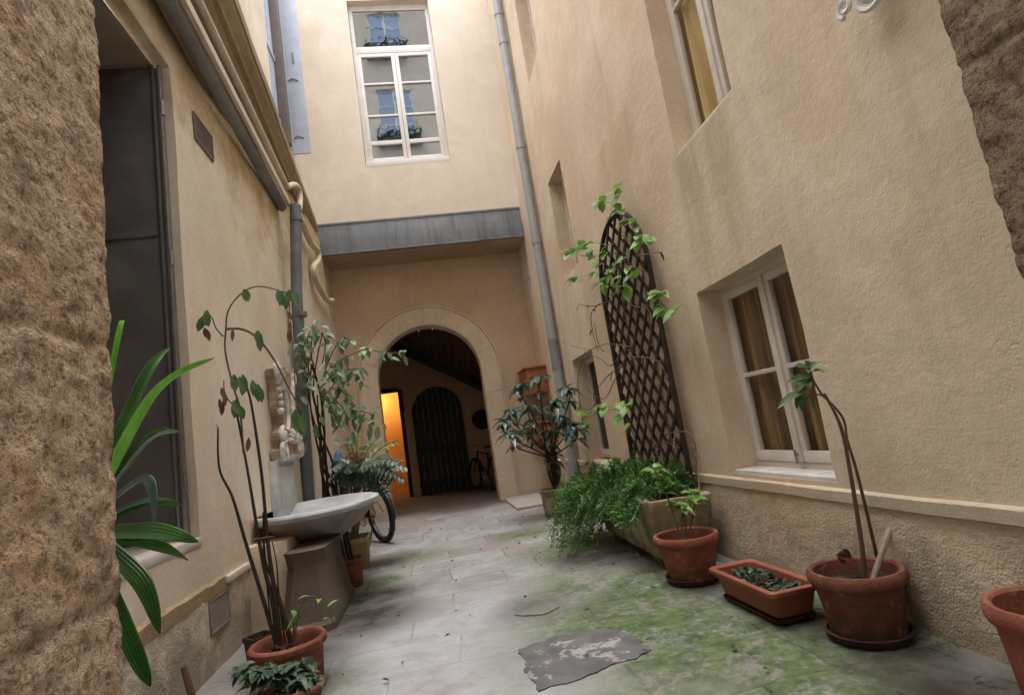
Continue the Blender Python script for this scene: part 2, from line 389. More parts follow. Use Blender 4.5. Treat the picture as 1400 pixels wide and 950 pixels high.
def rough_stone(name, c1, c2, c3):
    m, nt, b, o = new_mat(name); v = coords(nt)
    n1 = nz(nt, v, 2.2, 4, .65, .3); n2 = nz(nt, v, 14, 5, .72); n3 = nz(nt, v, 60, 3, .7); n4 = nz(nt, v, 6, 4, .7)
    c = rmp(nt, n1, [(.33, c1), (.5, c2), (.66, c3)])
    c = mx(nt, mr(nt, n4, .5, .7, 0, .5), c, (c2[0] * .85, c2[1] * .62, c2[2] * .42))
    c = mx(nt, mr(nt, n2, .50, .34, 0, .7), c, tuple(x * .36 for x in c1))
    c = mx(nt, mr(nt, n2, .55, .72, 0, .5), c, tuple(min(1, x * 1.45) for x in c2))
    c = mx(nt, mr(nt, n3, .55, .75, 0, .45), c, (.10, .075, .05))
    nt.links.new(c, b.inputs['Base Color']); b.inputs['Roughness'].default_value = .95; b.inputs['Specular IOR Level'].default_value = .15
    n5 = nz(nt, scaled(nt, v, (1, 1, 1.3)), 44, 5, .8, .0); n6 = nz(nt, v, 120, 3, .7)
    c = mx(nt, mr(nt, n5, .50, .37, 0, .85), c, (c1[0] * .33, c1[1] * .27, c1[2] * .22))  # shade inside the pits is put into the stone colour
    c = mx(nt, mr(nt, n5, .56, .70, 0, .6), c, tuple(min(1, x * 1.35) for x in c2))  # highlights on the raised grains are painted lighter
    c = mx(nt, mr(nt, n6, .46, .36, 0, .6), c, tuple(x * .35 for x in c1))
    nt.links.new(c, b.inputs['Base Color'])
    h = mth(nt, 'ADD', n2, mth(nt, 'MULTIPLY', n3, .45)); h = mth(nt, 'ADD', h, mth(nt, 'ADD', mth(nt, 'MULTIPLY', n5, 1.1), mth(nt, 'MULTIPLY', n6, .4)))
    bmp(nt, b, h, 1.0, .03)
    return m
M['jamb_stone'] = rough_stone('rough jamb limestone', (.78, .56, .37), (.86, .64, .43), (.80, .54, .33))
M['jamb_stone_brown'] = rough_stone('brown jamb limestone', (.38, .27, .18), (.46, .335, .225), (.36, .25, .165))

def paving():
    m, nt, b, o = new_mat('worn stone paving'); v = coords(nt)
    u = nd(nt, 'ShaderNodeVectorMath', {0: v, 1: (1 / S, 1 / S, 1 / S)}, operation='MULTIPLY').outputs[0]     # back to survey units
    wob = nd(nt, 'ShaderNodeTexNoise', {'Vector': u, 'Scale': 1.1, 'Detail': 3}).outputs[1]
    wv = nd(nt, 'ShaderNodeVectorMath', {0: wob, 1: (.5, .5, .5)}, operation='SUBTRACT').outputs[0]
    wob2 = nd(nt, 'ShaderNodeTexNoise', {'Vector': u, 'Scale': 9.0, 'Detail': 4}).outputs[1]
    u2 = nd(nt, 'ShaderNodeVectorMath', {0: nd(nt, 'ShaderNodeVectorMath', {0: wob2, 1: (.5, .5, .5)}, operation='SUBTRACT').outputs[0], 1: (.05, .05, 0), 2: u}, operation='MULTIPLY_ADD').outputs[0]
    uw = nd(nt, 'ShaderNodeVectorMath', {0: wv, 1: (.18, .18, 0), 2: u2}, operation='MULTIPLY_ADD').outputs[0]
    br = nd(nt, 'ShaderNodeTexBrick', {'Vector': uw, 'Scale': 1.0, 'Brick Width': .98, 'Row Height': .60, 'Mortar Size': .012, 'Mortar Smooth': .9, 'Bias': 0.0,
                                       'Color1': (.22, .22, .22, 1), 'Color2': (.78, .78, .78, 1), 'Mortar': (.5, .5, .5, 1)}, offset=.42, squash=1.25, squash_frequency=3)
    slab = br.outputs[0]; joint = br.outputs[1]
    big = nz(nt, u, .55, 3, .6, .5); mid = nz(nt, u, 2.6, 5, .67, .3); fine = nz(nt, u, 16, 4, .7); grit = nz(nt, u, 90, 3, .6)
    c = rmp(nt, mid, [(.3, (.255, .257, .263)), (.5, (.345, .35, .358)), (.7, (.425, .432, .442))])
    sl = sep(nt, slab).outputs[0]
    c = mx(nt, mr(nt, sl, .2, .8, .0, .55), c, (.225, .19, .155))
    c = mx(nt, mr(nt, fine, .52, .72, 0, .35), c, (.14, .13, .12))
    c = mx(nt, mr(nt, grit, .55, .8, 0, .3), c, (.2, .19, .18))
    xyz = sep(nt, u)
    st2 = nz(nt, u, 1.3, 7, .7, .6); st3 = nz(nt, u, 6.5, 7, .75, .4)
    c = mx(nt, mr(nt, st2, .5, .68, 0, .6), c, (.18, .168, .152)); c = mx(nt, mr(nt, st3, .56, .7, 0, .5), c, (.12, .11, .095)); c = mx(nt, mr(nt, st2, .44, .32, 0, .4), c, (.40, .39, .38))
    # cement smear down the middle hides most of the joints
    smear = mth(nt, 'MULTIPLY', mr(nt, mth(nt, 'ABSOLUTE', mth(nt, 'ADD', xyz.outputs[0], mr(nt, big, .2, .8, -.4, .5))), .95, .45), mr(nt, xyz.outputs[1], 6.6, 5.3))
    c = mx(nt, mth(nt, 'MULTIPLY', smear, mr(nt, mid, .35, .6, .25, .7)), c, rmp(nt, fine, [(.3, (.35, .37, .395)), (.7, (.46, .48, .505))]))
    jm = mth(nt, 'MULTIPLY', joint, mr(nt, mid, .38, .6, .08, .62))
    jm = mth(nt, 'MULTIPLY', jm, mth(nt, 'SUBTRACT', 1.0, mth(nt, 'MULTIPLY', smear, .55)))
    c = mx(nt, jm, c, (.12, .112, .098))
    def blobs(cs):
        tot = None
        for (x, y, r, w) in cs:
            d = nd(nt, 'ShaderNodeVectorMath', {0: u, 1: (x, y, 0)}, operation='DISTANCE').outputs['Value']
            g = mr(nt, d, r, r * .2, 0, w)
            tot = g if tot is None else mth(nt, 'MAXIMUM', tot, g)
        return tot
    moss = blobs([(1.35, 4.2, 1.5, 1.0), (1.9, 3.4, 1.2, 1.0), (1.7, 5.0, 1.0, 1.0), (1.2, 5.4, .8, .8), (1.5, 3.6, 1.1, 1.0), (1.35, 4.6, 1.0, .9), (2.0, 5.0, .8, 1.), (1.75, 2.8, .9, .95), (1.0, 3.0, .8, .7), (1.3, 7.0, .9, .75), (1.15, 8.6, .75, .75), (-.85, 7.2, .42, 1.0), (-.5, 8.3, .75, .6),
                  (-.95, 4.4, .5, .5), (1.2, 5.8, .7, .55), (-1.0, 3.9, .5, .5), (2.3, 3.9, .7, 1.), (.7, 3.9, .7, .5)])
    mo = mth(nt, 'MULTIPLY', moss, mr(nt, mth(nt, 'ADD', mth(nt, 'MULTIPLY', mid, .55), mth(nt, 'MULTIPLY', fine, .45)), .36, .53, .14, 1.0))
    c = mx(nt, mth(nt, 'MULTIPLY', mo, .95), c, rmp(nt, nz(nt, u, 5, 5, .7), [(.3, (.022, .046, .010)), (.5, (.070, .115, .032)), (.72, (.17, .215, .095))]))
    darker = blobs([(-.95, 5.8, 1.0, 1.0), (-.85, 6.5, .75, 1.0), (-1.3, 5.0, .7, .9), (2.4, 3.4, .55, 1.0), (2.3, 2.5, .6, 1.0), (1.5, 6.4, .65, 1.0), (1.75, 6.2, .7, .85), (1.35, 6.3, .45, .8), (2.35, 2.9, .6, .9), (2.15, 4.7, .55, .7), (2.3, 3.75, .55, .7), (-1.2, 4.4, .55, .9), (-1.05, 8.3, .5, .8), (.6, 13.4, 1.5, .6), (2.55, 2.4, .7, .7), (.65, 5.05, .55, .5)])  # darker blotches around the pedestal, planter, pots and arch foot
    c = mx(nt, mth(nt, 'MULTIPLY', darker, mr(nt, mid, .3, .6, .7, 1.0)), c, (.032, .027, .020))
    c = mx(nt, mr(nt, xyz.outputs[1], 12.9, 14.2, 0, .9), c, (.13, .10, .08))  # vestibule shade put into the floor colour past the arch
    nt.links.new(c, b.inputs['Base Color'])
    nt.links.new(mr(nt, mid, .3, .7, .6, .85), b.inputs['Roughness']); b.inputs['Specular IOR Level'].default_value = .35
    h = mth(nt, 'SUBTRACT', mth(nt, 'ADD', mth(nt, 'MULTIPLY', mid, .8), mth(nt, 'ADD', mth(nt, 'MULTIPLY', fine, .35), mth(nt, 'MULTIPLY', grit, .12))), mth(nt, 'MULTIPLY', jm, .8))
    c = mx(nt, mr(nt, nz(nt, u, 34, 5, .75), .62, .74, 0, .5), c, (.09, .085, .075)); nt.links.new(c, b.inputs['Base Color'])
    h = mth(nt, 'ADD', h, mth(nt, 'MULTIPLY', sl, .35))
    bmp(nt, b, h, .7, .025)
    return m
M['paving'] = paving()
def patch_mat():
    m, nt, b, o = new_mat('worn dark patch'); v = coords(nt)
    n1 = nz(nt, v, 3.2, 4, .55, .3); n2 = nz(nt, v, 40, 4, .6)
    c = rmp(nt, nz(nt, v, 6, 4, .6), [(.3, (.075, .074, .076)), (.5, (.115, .114, .117)), (.7, (.16, .157, .157))])
    c = mx(nt, mr(nt, mth(nt, 'ADD', mth(nt, 'MULTIPLY', n1, .8), mth(nt, 'MULTIPLY', n2, .2)), .54, .585), c, (.34, .325, .31))
    c = mx(nt, mr(nt, n2, .55, .8, 0, .4), c, (.05, .05, .05))
    nt.links.new(c, b.inputs['Base Color']); b.inputs['Roughness'].default_value = .8
    bmp(nt, b, mth(nt, 'ADD', n2, mr(nt, n1, .59, .625, 0, .6)), .4, .01)
    return m
M['patch'] = patch_mat()
M['round_patch'] = simple('grey green cement', (.17, .18, .155), .85, 0, .3, 6, .4, 50)
M['pale_stone'] = plaster('pale step stone', (.38, .36, .33), (.44, .42, .39), (.36, .34, .3), None, .4, 40, pits=.3)

XR, XL, YF, YA = 2.68, -1.95, 12.3, 13.3

# ================================================================== SETTING: ground
bm = bmesh.new()
vs = [bm.verts.new(p) for p in ((-60, -60, -.02), (60, -60, -.02), (60, 60, -.02), (-60, 60, -.02))]; bm.faces.new(vs)
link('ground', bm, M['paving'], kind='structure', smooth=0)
bm = bmesh.new()
wall(bm, 'x', 0, -4, 20, 0, 1, cell=.3); bm.clear()
nx, ny = 36, 120
g = [[bm.verts.new((-4.5 + 9 * i / nx, -4 + 24.5 * j / ny, 0)) for i in range(nx + 1)] for j in range(ny + 1)]
for j in range(ny):
    for i in range(nx): bm.faces.new((g[j][i], g[j][i + 1], g[j + 1][i + 1], g[j + 1][i]))
for v in bm.verts: v.co.z += .005 * noise.noise(v.co * .9) - .003
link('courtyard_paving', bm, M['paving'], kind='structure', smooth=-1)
# dark worn patch and round patch set in the paving
def patch(name, pts, mat, lab, z=.006):
    bm = bmesh.new(); P = [Vector((p.x, p.y, z)) for p in pts]; out = []
    for i, p in enumerate(P):
        q = P[(i + 1) % len(P)]; n = max(2, int((q - p).length / .02))
        for k in range(n):
            w = p.lerp(q, k / n); out.append(w + Vector((noise.noise(w * 9) * .025 + noise.noise(w * 27) * .015, noise.noise(w * 9 + Vector((5, 5, 5))) * .025 + noise.noise(w * 27 + Vector((2, 2, 2))) * .015, 0)))
    prism(bm, out, (0, 0, -.012))
    return link(name, bm, mat, kind='structure', smooth=0)
patch('paving_patch', [at(*p, z=.012) for p in ((708, 886), (760, 868), (822, 857), (850, 860), (890, 886), (868, 897), (838, 905), (800, 923), (736, 941), (720, 915))], M['patch'], '')
patch('cement_patch', [at(*p, z=.012) for p in ((703, 828), (712, 821), (735, 818), (757, 821), (764, 828), (750, 836), (725, 840), (708, 839))], M['round_patch'], '')

# ================================================================== RIGHT BUILDING
W1 = (3.59, 4.95, .83, 2.56, .30); W2 = (3.74, 4.80, 3.90, 6.35, .30)
SM = (8.57, 9.52, 4.08, 5.93, .30); SLW = (8.62, 9.95, .80, 2.64, .30); SU = (8.72, 9.68, 8.10, 10.2, .30)
GR = (12.40, 13.26, 4.74, 5.86, .10)
rb = thing('right_building', 'long pinkish beige plastered house wall with deep windows along the right side', 'building', (XR, 7.5, 0))
bm = bmesh.new()
wall(bm, 'x', XR, 1.9, 14.5, .79, 13.0, [W1, W2, SM, SLW, SU, GR], cell=.16)
roughen(bm, .012, 1.1, 3)
link('wall', bm, M['right_plaster'], rb)
bm = bmesh.new(); wall(bm, 'x', XR - .012, 1.9, 14.5, -.05, .72, [], cell=.14); roughen(bm, .018, 1.6, 3)
link('plinth', bm, M['plinth_plaster'], rb, label='rough stained lower part of the wall')
bm = bmesh.new()
prof = [(XR + .05, .695), (XR - .020, .70), (XR - .030, .708), (XR - .030, .778), (XR - .024, .786), (XR + .03, .806)]
ys = [1.9 + 10.3 * k / 80 for k in range(81)]
rows = [[bm.verts.new((x, y, z)) for x, z in prof] for y in ys]
for a, b in zip(rows, rows[1:]):
    for k in range(len(prof) - 1): bm.faces.new((a[k], a[k + 1], b[k + 1], b[k]))
roughen(bm, .005, 1.6, 3)
link('string_course', bm, plaster('moulding plaster', (.50, .42, .31), (.56, .47, .36), (.5, .41, .3), None, .4, 45, streak=.3), rb)
def bar(bm, y0, y1, z0, z1, x, d=.05): box(bm, (x, y0, z0), (x + d, y1, z1), .006)
def side_window(y0, y1, z0, z1, x, split, trans, paint, curtain, lab, fr=.06, st=.075, depth=.6, latch=False):
    bm = bmesh.new()
    bar(bm, y0, y1, z0, z0 + fr * .8, x); bar(bm, y0, y1, z1 - fr, z1, x); bar(bm, y0, y0 + fr, z0 + fr * .8, z1 - fr, x); bar(bm, y1 - fr, y1, z0 + fr * .8, z1 - fr, x)
    w = link('window', bm, paint, rb, label=lab)
    ym = split
    for a, b in ((y0 + fr, ym - .004), (ym + .004, y1 - fr)):
        bm = bmesh.new(); zz0, zz1 = z0 + fr * .8 + .004, z1 - fr - .004; xs = x - .012
        bar(bm, a, b, zz0, zz0 + st * 1.2, xs); bar(bm, a, b, zz1 - st, zz1, xs); bar(bm, a, a + st, zz0 + st * 1.2, zz1 - st, xs); bar(bm, b - st, b, zz0 + st * 1.2, zz1 - st, xs)
        zt = z0 + (z1 - z0) * trans
        bar(bm, a + st, b - st, zt - .02, zt + .02, xs)
        link('sash', bm, paint, w)
        bm = bmesh.new(); p = [bm.verts.new(q) for q in ((xs + .03, a + st, zz0 + st), (xs + .03, b - st, zz0 + st), (xs + .03, b - st, zz1 - st), (xs + .03, a + st, zz1 - st))]; bm.faces.new(p)
        link('pane', bm, M['glass'], w, smooth=0)
    bm = bmesh.new(); bar(bm, ym - .03, ym + .03, z0 + fr, z1 - fr - .01, x - .035, .025)
    link('meeting_stile', bm, paint, w)
    if latch:
        bm = bmesh.new(); tube(bm, [(x - .04, ym, z0 + .12), (x - .065, ym, z0 + .12)], .014, 8); tube(bm, [(x - .06, ym, z0 + .16), (x - .06, ym, z0 + .05)], .009, 8)
        link('latch', bm, M['steel'], w)
    if curtain:
        bm = bmesh.new(); n = 60; prev = None
        for k in range(n + 1):
            y = y0 + .02 + (y1 - y0 - .04) * k / n
            dx = .05 * math.sin(k * .95 + 1.7 * math.sin(k * .3)) + .02 * math.sin(k * .37)
            row = [bm.verts.new((x + .10 + dx * (1 - .35 * t), y + .01 * math.sin(t * 5), z0 + (z1 - z0) * t)) for t in (0, .25, .5, .75, 1)]
            if prev:
                for q in range(4): bm.faces.new((prev[q], row[q], row[q + 1], prev[q + 1]))
            prev = row
        link('curtain', bm, curtain, w)
    bm = bmesh.new(); box(bm, (x + .06, y0 - .1, z0 - .1), (x + depth, y1 + .1, z1 + .1)); 
    bmesh.ops.delete(bm, geom=[f for f in bm.faces if f.calc_center_median().x < x + .08], context='FACES')
    link('room_interior', bm, M['void'], w, smooth=0)
    return w
w1 = side_window(3.57, 4.97, .86, 2.57, XR + .245, 4.26, .49, M['cream_paint'], M['curtain'], 'white casement window with brown curtains', latch=True)
bm = bmesh.new(); box(bm, (XR + .004, 3.60, .80), (XR + .25, 4.93, .862), .01); link('sill', bm, M['sill'], w1)
w2 = side_window(3.72, 4.82, 3.96, 6.4, XR + .235, 4.21, .6, M['cream_paint'], M['curtain_yellow'], 'upper casement window with a yellow curtain')
bm = bmesh.new(); box(bm, (XR + .006, 3.75, 3.86), (XR + .24, 4.79, 3.93), .008); link('sill', bm, M['cream'], w2)
for (h, zs, lb) in ((SM, .5, 'narrow recessed window above the trellis'), (SLW, .5, 'low recessed window behind the trellis'), (SU, .5, 'high recessed window beside the drainpipe')):
    side_window(h[0] - .02, h[1] + .02, h[2] + .03, h[3] + .02, XR + .25, (h[0] + h[1]) / 2, zs, M['cream_paint'], None, lb)
# wooden lattice window in the porch
bm = bmesh.new(); y0, y1, z0, z1 = GR[:4]
bar(bm, y0, y1, z0, z0 + .07, XR + .02); bar(bm, y0, y1, z1 - .07, z1, XR + .02); bar(bm, y0, y0 + .09, z0 + .07, z1 - .07, XR + .02); bar(bm, y1 - .09, y1, z0 + .07, z1 - .07, XR + .02)
for k in range(1, 6): yy = y0 + (y1 - y0) * k / 6; bar(bm, yy - .035, yy + .035, z0 + .07, z1 - .07, XR + .028, .03)
for zz in (z0 + .36, z0 + .68): bar(bm, y0 + .09, y1 - .09, zz - .05, zz + .05, XR + .024, .035)
lw = link('lattice_window', bm, M['cream_paint'], rb)
bm = bmesh.new(); p = [bm.verts.new(q) for q in ((XR + .09, y0, z0), (XR + .09, y1, z0), (XR + .09, y1, z1), (XR + .09, y0, z1))]; bm.faces.new(p)
link('lattice_backing', bm, M['void'], lw, smooth=0)

# ================================================================== END BUILDING (facade, porch, arch, vestibule)
eb = thing('end_building', 'tall cream plastered house at the end with a big white window over an arched porch', 'building', (.36, YF, 0))
FW = (-.76, 1.21, 8.06, 12.36, .24)
bm = bmesh.new(); wall(bm, 'y', YF, -6.0, XR, 6.68, 14.0, [FW], cell=.22); roughen(bm, .008, .9, 3)
link('facade_wall', bm, M['facade_plaster'], eb)
# fascia beam across the porch
bm = bmesh.new(); box(bm, (XL - .1, YF - .05, 5.98), (XR - .02, YF + .02, 6.665), .01)
for x in (-.45, 1.05): box(bm, (x - .03, YF - .056, 5.985), (x + .03, YF - .0495, 6.66))
box(bm, (XL - .1, YF - .07, 6.655), (XR - .02, YF - .04, 6.70), .006); box(bm, (XL - .1, YF - .065, 5.965), (XR - .02, YF - .04, 5.99), .006)
link('fascia_beam', bm, M['fascia'], eb)
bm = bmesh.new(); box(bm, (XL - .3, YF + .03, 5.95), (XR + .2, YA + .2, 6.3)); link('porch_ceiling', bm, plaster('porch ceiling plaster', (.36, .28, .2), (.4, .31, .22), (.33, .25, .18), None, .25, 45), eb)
# porch back wall with the arch
ACX, AR, ASP, AO = .10, 1.23, 3.13, 1.69
bm = bmesh.new(); N = 64; xs = sorted(set([round(q, 4) for q in [XL - .1, XL + .12, XL + .3, XR - .7, XR - .35, XR + .1] + [ACX - 1.5 + 3.0 * k / N for k in range(N + 1)]]))
def az(x, r):
    d = abs(x - ACX)
    return -.05 if d >= r - 1e-6 else ASP + math.sqrt(max(0, r * r - d * d))
for a, b in zip(xs, xs[1:]):
    za, zb = az(a, 1.5), az(b, 1.5)
    if abs((a + b) / 2 - ACX) < 1.5: za = max(za, ASP); zb = max(zb, ASP)
    q = [bm.verts.new(p) for p in ((a, YA, za), (b, YA, zb), (b, YA, 6.0), (a, YA, 6.0))]; bm.faces.new(q)
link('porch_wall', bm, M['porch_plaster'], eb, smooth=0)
def arch_pts(r, n=36):
    p = [Vector((ACX - r, 0, -.04))] + [Vector((ACX - r, 0, -.04 + (ASP + .04) * k / 6)) for k in range(1, 6)]
    p += [Vector((ACX - r * math.cos(math.pi * k / n), 0, ASP + r * math.sin(math.pi * k / n))) for k in range(n + 1)]
    p += [Vector((ACX + r, 0, -.04 + (ASP + .04) * (5 - k) / 6)) for k in range(0, 6)]
    return p
def sweep(prof):
    """prof: (radius, y) loop swept along the arch"""
    bm = bmesh.new(); rows = [[bm.verts.new(p + Vector((0, y, 0))) for p in arch_pts(r)] for r, y in prof]
    for a, b in zip(rows, rows[1:]):
        for k in range(len(a) - 1): bm.faces.new((a[k], a[k + 1], b[k + 1], b[k]))
    return bm
bm = sweep([(AO, YA + .02), (AO, YA - .05), (AO - .03, YA - .055), (AO - .045, YA - .02), (AO - .06, YA - .038), (AO - .20, YA - .04), (AR + .04, YA - .035), (AR, YA - .01), (AR, YA + .20), (AR, YA + .48)])
roughen(bm, .012, 2.2, 2)
for s in (-1, 1):
    for z in (.55, 1.55, 2.55):
        box(bm, (ACX + s * (AR + .03), YA - .041, z - .006), (ACX + s * (AO - .03), YA - .03, z + .006), mi=1)
for k in range(1, 10):
    a = math.pi * k / 10
    d = Vector((math.cos(a), 0, math.sin(a))); t = Vector((-math.sin(a), 0, math.cos(a))) * .005
    p0 = Vector((ACX, YA - .041, ASP)) + d * (AR + .04); p1 = Vector((ACX, YA - .041, ASP)) + d * (AO - .04)
    prism(bm, [p0 + t, p1 + t, p1 - t, p0 - t], (0, .01, 0), mi=1)
link('arch_surround', bm, [M['arch_stone'], plaster('joint mortar', (.36, .28, .2), (.40, .32, .22), (.34, .26, .18), None, .3, 40)], eb)
# pale stone step beside the arch
bm = bmesh.new(); box(bm, (1.42, 11.2, -.02), (2.3, 13.25, .05), .02); roughen(bm, .012, 3, 2)
tag(link('stone_step', bm, M['pale_stone']), 'low pale stone slab at the right foot of the arch', 'step')
# vestibule behind
YB = 18.5
bm = bmesh.new()
wall(bm, 'y', YB, -3.4, 3.4, -.05, 5.3, [(-1.95, -.95, -.05, 3.40, .16)], cell=.4)
wall(bm, 'x', 3.4, YA + .45, YB, -.05, 5.3, cell=.5); wall(bm, 'x', -3.4, YA + .45, YB, -.05, 5.3, cell=.5)
q = [bm.verts.new(p) for p in ((-3.4, YA + .47, ASP + AR), (3.4, YA + .47, ASP + AR), (3.4, YA + .47, 5.3), (-3.4, YA + .47, 5.3))]; bm.faces.new(q)
for xa, xb in ((-3.4, ACX - AR), (ACX + AR, 3.4)):
    q = [bm.verts.new(p) for p in ((xa, YA + .47, -.05), (xb, YA + .47, -.05), (xb, YA + .47, ASP + AR), (xa, YA + .47, ASP + AR))]; bm.faces.new(q)
link('vestibule_wall', bm, M['dark_room'], eb, smooth=0)
bm = bmesh.new()
for k in range(24):
    x = -3.4 + 6.8 * k / 24; box(bm, (x + .012, YA + .3, 5.3 + .02 * (k % 2)), (x + 6.8 / 24 - .012, YB, 5.38), .008)
box(bm, (-3.5, YA + .3, 5.4), (3.5, YB, 5.5))
vc = link('vestibule_ceiling', bm, M['beam_wood'], eb, smooth=0)
bm = bmesh.new()
a, b = at(520, 462, y=17.2), at(672, 532, y=17.2)
prism(bm, [a + Vector((0, 0, .16)), b + Vector((0, 0, .16)), b + Vector((0, 0, -.16)), a + Vector((0, 0, -.16))], (0, .35, 0))
link('beam', bm, M['door_wood'], vc, smooth=0)
bm = bmesh.new()                                                           # sloping planks above the beam
for k in range(16):
    t0, t1 = k / 16, (k + .92) / 16
    p0, p1 = a.lerp(b, t0), a.lerp(b, t1)
    prism(bm, [p0 + Vector((0, -.02, .17)), p1 + Vector((0, -.02, .17)), p1 + Vector((0, -1.7, 1.0)), p0 + Vector((0, -1.7, 1.0))], (0, 0, .04))
link('sloping_plank', bm, M['beam_wood'], vc, smooth=0)
# arched plank door
bm = bmesh.new(); dcx, dr, dsp = .20, .82, 2.55
for k in range(9):
    xa = dcx - dr + 2 * dr * k / 9 + .008; xb = dcx - dr + 2 * dr * (k + 1) / 9 - .008
    f = lambda x: dsp + math.sqrt(max(0, dr * dr - (x - dcx) ** 2))
    xm = (xa + xb) / 2
    prism(bm, [(xa, YB - .02, 0), (xb, YB - .02, 0), (xb, YB - .02, f(xb)), (xm, YB - .02, f(xm)), (xa, YB - .02, f(xa))], (0, -.05, 0))
box(bm, (dcx - dr, YB - .1, 1.3), (dcx + dr, YB - .07, 1.42), .01); box(bm, (dcx - dr, YB - .1, .25), (dcx + dr, YB - .07, .4), .01)
link('plank_door', bm, M['door_wood'], eb, smooth=0, label='dark arched plank door at the back of the vestibule')
bm = bmesh.new(); n = 24
prev = None
for k in range(n + 1):
    a = math.pi * k / n; d = Vector((-math.cos(a), 0, math.sin(a)))
    row = [bm.verts.new(Vector((dcx, y, dsp)) + d * r) for r, y in ((dr + .01, YB - .02), (dr + .01, YB - .12), (dr + .24, YB - .12), (dr + .24, YB - .01))]
    if prev:
        for q in range(3): bm.faces.new((prev[q], row[q], row[q + 1], prev[q + 1]))
    prev = row
for s in (-1, 1): box(bm, (dcx + s * (dr + .01), YB - .12, -.02), (dcx + s * (dr + .24), YB - .01, dsp))
link('door_surround', bm, M['dark_room'], eb)
# lit doorway: frame, room behind, lamp
bm = bmesh.new()
box(bm, (-.99, YB - .05, -.02), (-.84, YB + .1, 3.45), .01); box(bm, (-2.08, YB - .05, 3.37), (-.99, YB + .1, 3.52), .01); box(bm, (-2.08, YB - .05, -.02), (-1.93, YB + .1, 3.37), .01)
link('door_frame', bm, M['door_wood'], eb)
bm = bmesh.new(); box(bm, (-3.2, YB + .17, -.03), (-.4, YB + 1.5, 4.0))
bmesh.ops.delete(bm, geom=[f for f in bm.faces if f.calc_center_median().y < YB + .2], context='FACES')
lr = link('lit_room', bm, M['orange_room'], eb, smooth=0, label='small room with orange walls lit by a lamp')
# big white window
def facade_window():
    x0, x1, z0, z1 = -.755, 1.205, 8.10, 12.355; y = YF + .16; P = M['white_paint']
    bm = bmesh.new(); fb = lambda a, b, c, d, dy=0, t=.06: box(bm, (a, y + dy, c), (b, y + dy + t, d), .008)
    f = .09; zt = 11.12
    box(bm, (x0 + .01, YF - .004, 8.0), (x1 - .01, y + .02, 8.15), .008)
    fb(x0, x1, z0, z0 + .10, -.05, .11); fb(x0, x1, z1 - f, z1); fb(x0, x0 + f, z0 + .1, z1 - f); fb(x1 - f, x1, z0 + .1, z1 - f); fb(x0 + f, x1 - f, zt - .09, zt + .09, -.015)
    w = link('window', bm, P, eb, label='tall white double casement window with fanlight'); xm = (x0 + x1) / 2
    bm = bmesh.new(); fb(x0 + f, x1 - f, z1 - f - .06, z1 - f, .004); link('fanlight_bar', bm, P, w)
    for a, b in ((x0 + f, xm - .004), (xm + .004, x1 - f)):
        bm = bmesh.new(); s = .085; lo, hi = z0 + .105, zt - .095
        fb(a, a + s, lo, hi, -.01); fb(b - s, b, lo, hi, -.01); fb(a + s, b - s, lo, lo + .09, -.01); fb(a + s, b - s, hi - .09, hi, -.01)
        for q in (8.68, 9.38, 10.22): fb(a + s, b - s, q - (.05 if q < 9 else .025), q + (.05 if q < 9 else .025), -.006)
        link('casement', bm, P, w)
    for a, b, c, d in ((x0 + f, x1 - f, zt + .09, z1 - f), (x0 + f + .08, xm - .09, z0 + .2, zt - .18), (xm + .09, x1 - f - .08, z0 + .2, zt - .18)):
        bm = bmesh.new(); p = [bm.verts.new(q) for q in ((a, y + .03, c), (b, y + .03, c), (b, y + .03, d), (a, y + .03, d))]; bm.faces.new(p)
        link('pane', bm, M['mirror_glass'], w, smooth=0)
    bm = bmesh.new(); box(bm, (x0 - .1, y + .07, z0 - .1), (x1 + .1, y + 1.5, z1 + .1))
    bmesh.ops.delete(bm, geom=[q for q in bm.faces if q.calc_center_median().y < y + .1], context='FACES')
    link('room_interior', bm, simple('dim room', (.10, .095, .09), .9), w, smooth=0)
facade_window()

# ================================================================== LEFT BUILDING (low wing with cornice, upper wall behind)
lb = thing('left_building', 'low cream wing along the left side with a heavy ochre cornice', 'building', (XL, 7.5, 0))
NI = (3.2, 4.97, 1.06, 5.25, -.14)
bm = bmesh.new(); wall(bm, 'x', XL, 1.9, 14.4, .645, 6.35, [NI], cell=.17); roughen(bm, .012, 1.0, 3)
link('wall', bm, M['left_plaster'], lb)
bm = bmesh.new(); wall(bm, 'x', XL + .012, 1.9, 14.4, -.05, .625, [], cell=.12); roughen(bm, .025, 2.0, 3)
link('plinth', bm, M['left_base'], lb, label='flaking stained lower part of the wall')
bm = bmesh.new(); box(bm, (XL - .03, 5.38, .60), (XL + .05, 12.2, .66), .012); roughen(bm, .006, 3, 2)
link('string_course', bm, M['cream'], lb)
bm = bmesh.new(); n = 40; prev = None
for k in range(n + 1):
    y = 1.9 + (5.38 - 1.9) * k / n; j = .02 * noise.noise(Vector((y * 6, 0, 0)))
    row = [bm.verts.new(p) for p in ((XL - .02, y, .70 + j), (XL + .03, y, .66 + j), (XL + .02, y, .56 + j * .5), (XL - .02, y, .55))]
    if prev:
        for q in range(3): bm.faces.new((prev[q], row[q], row[q + 1], prev[q + 1]))
    prev = row
link('broken_ledge', bm, plaster('broken ledge plaster', (.36, .27, .16), (.42, .32, .2), (.3, .22, .13), None, .6, 36, pits=.4), lb)
bm = bmesh.new(); box(bm, (XL - .2, 3.18, .99), (XL + .02, 4.99, 1.062), .02); roughen(bm, .012, 4, 2); link('sill', bm, M['sill'], lb)
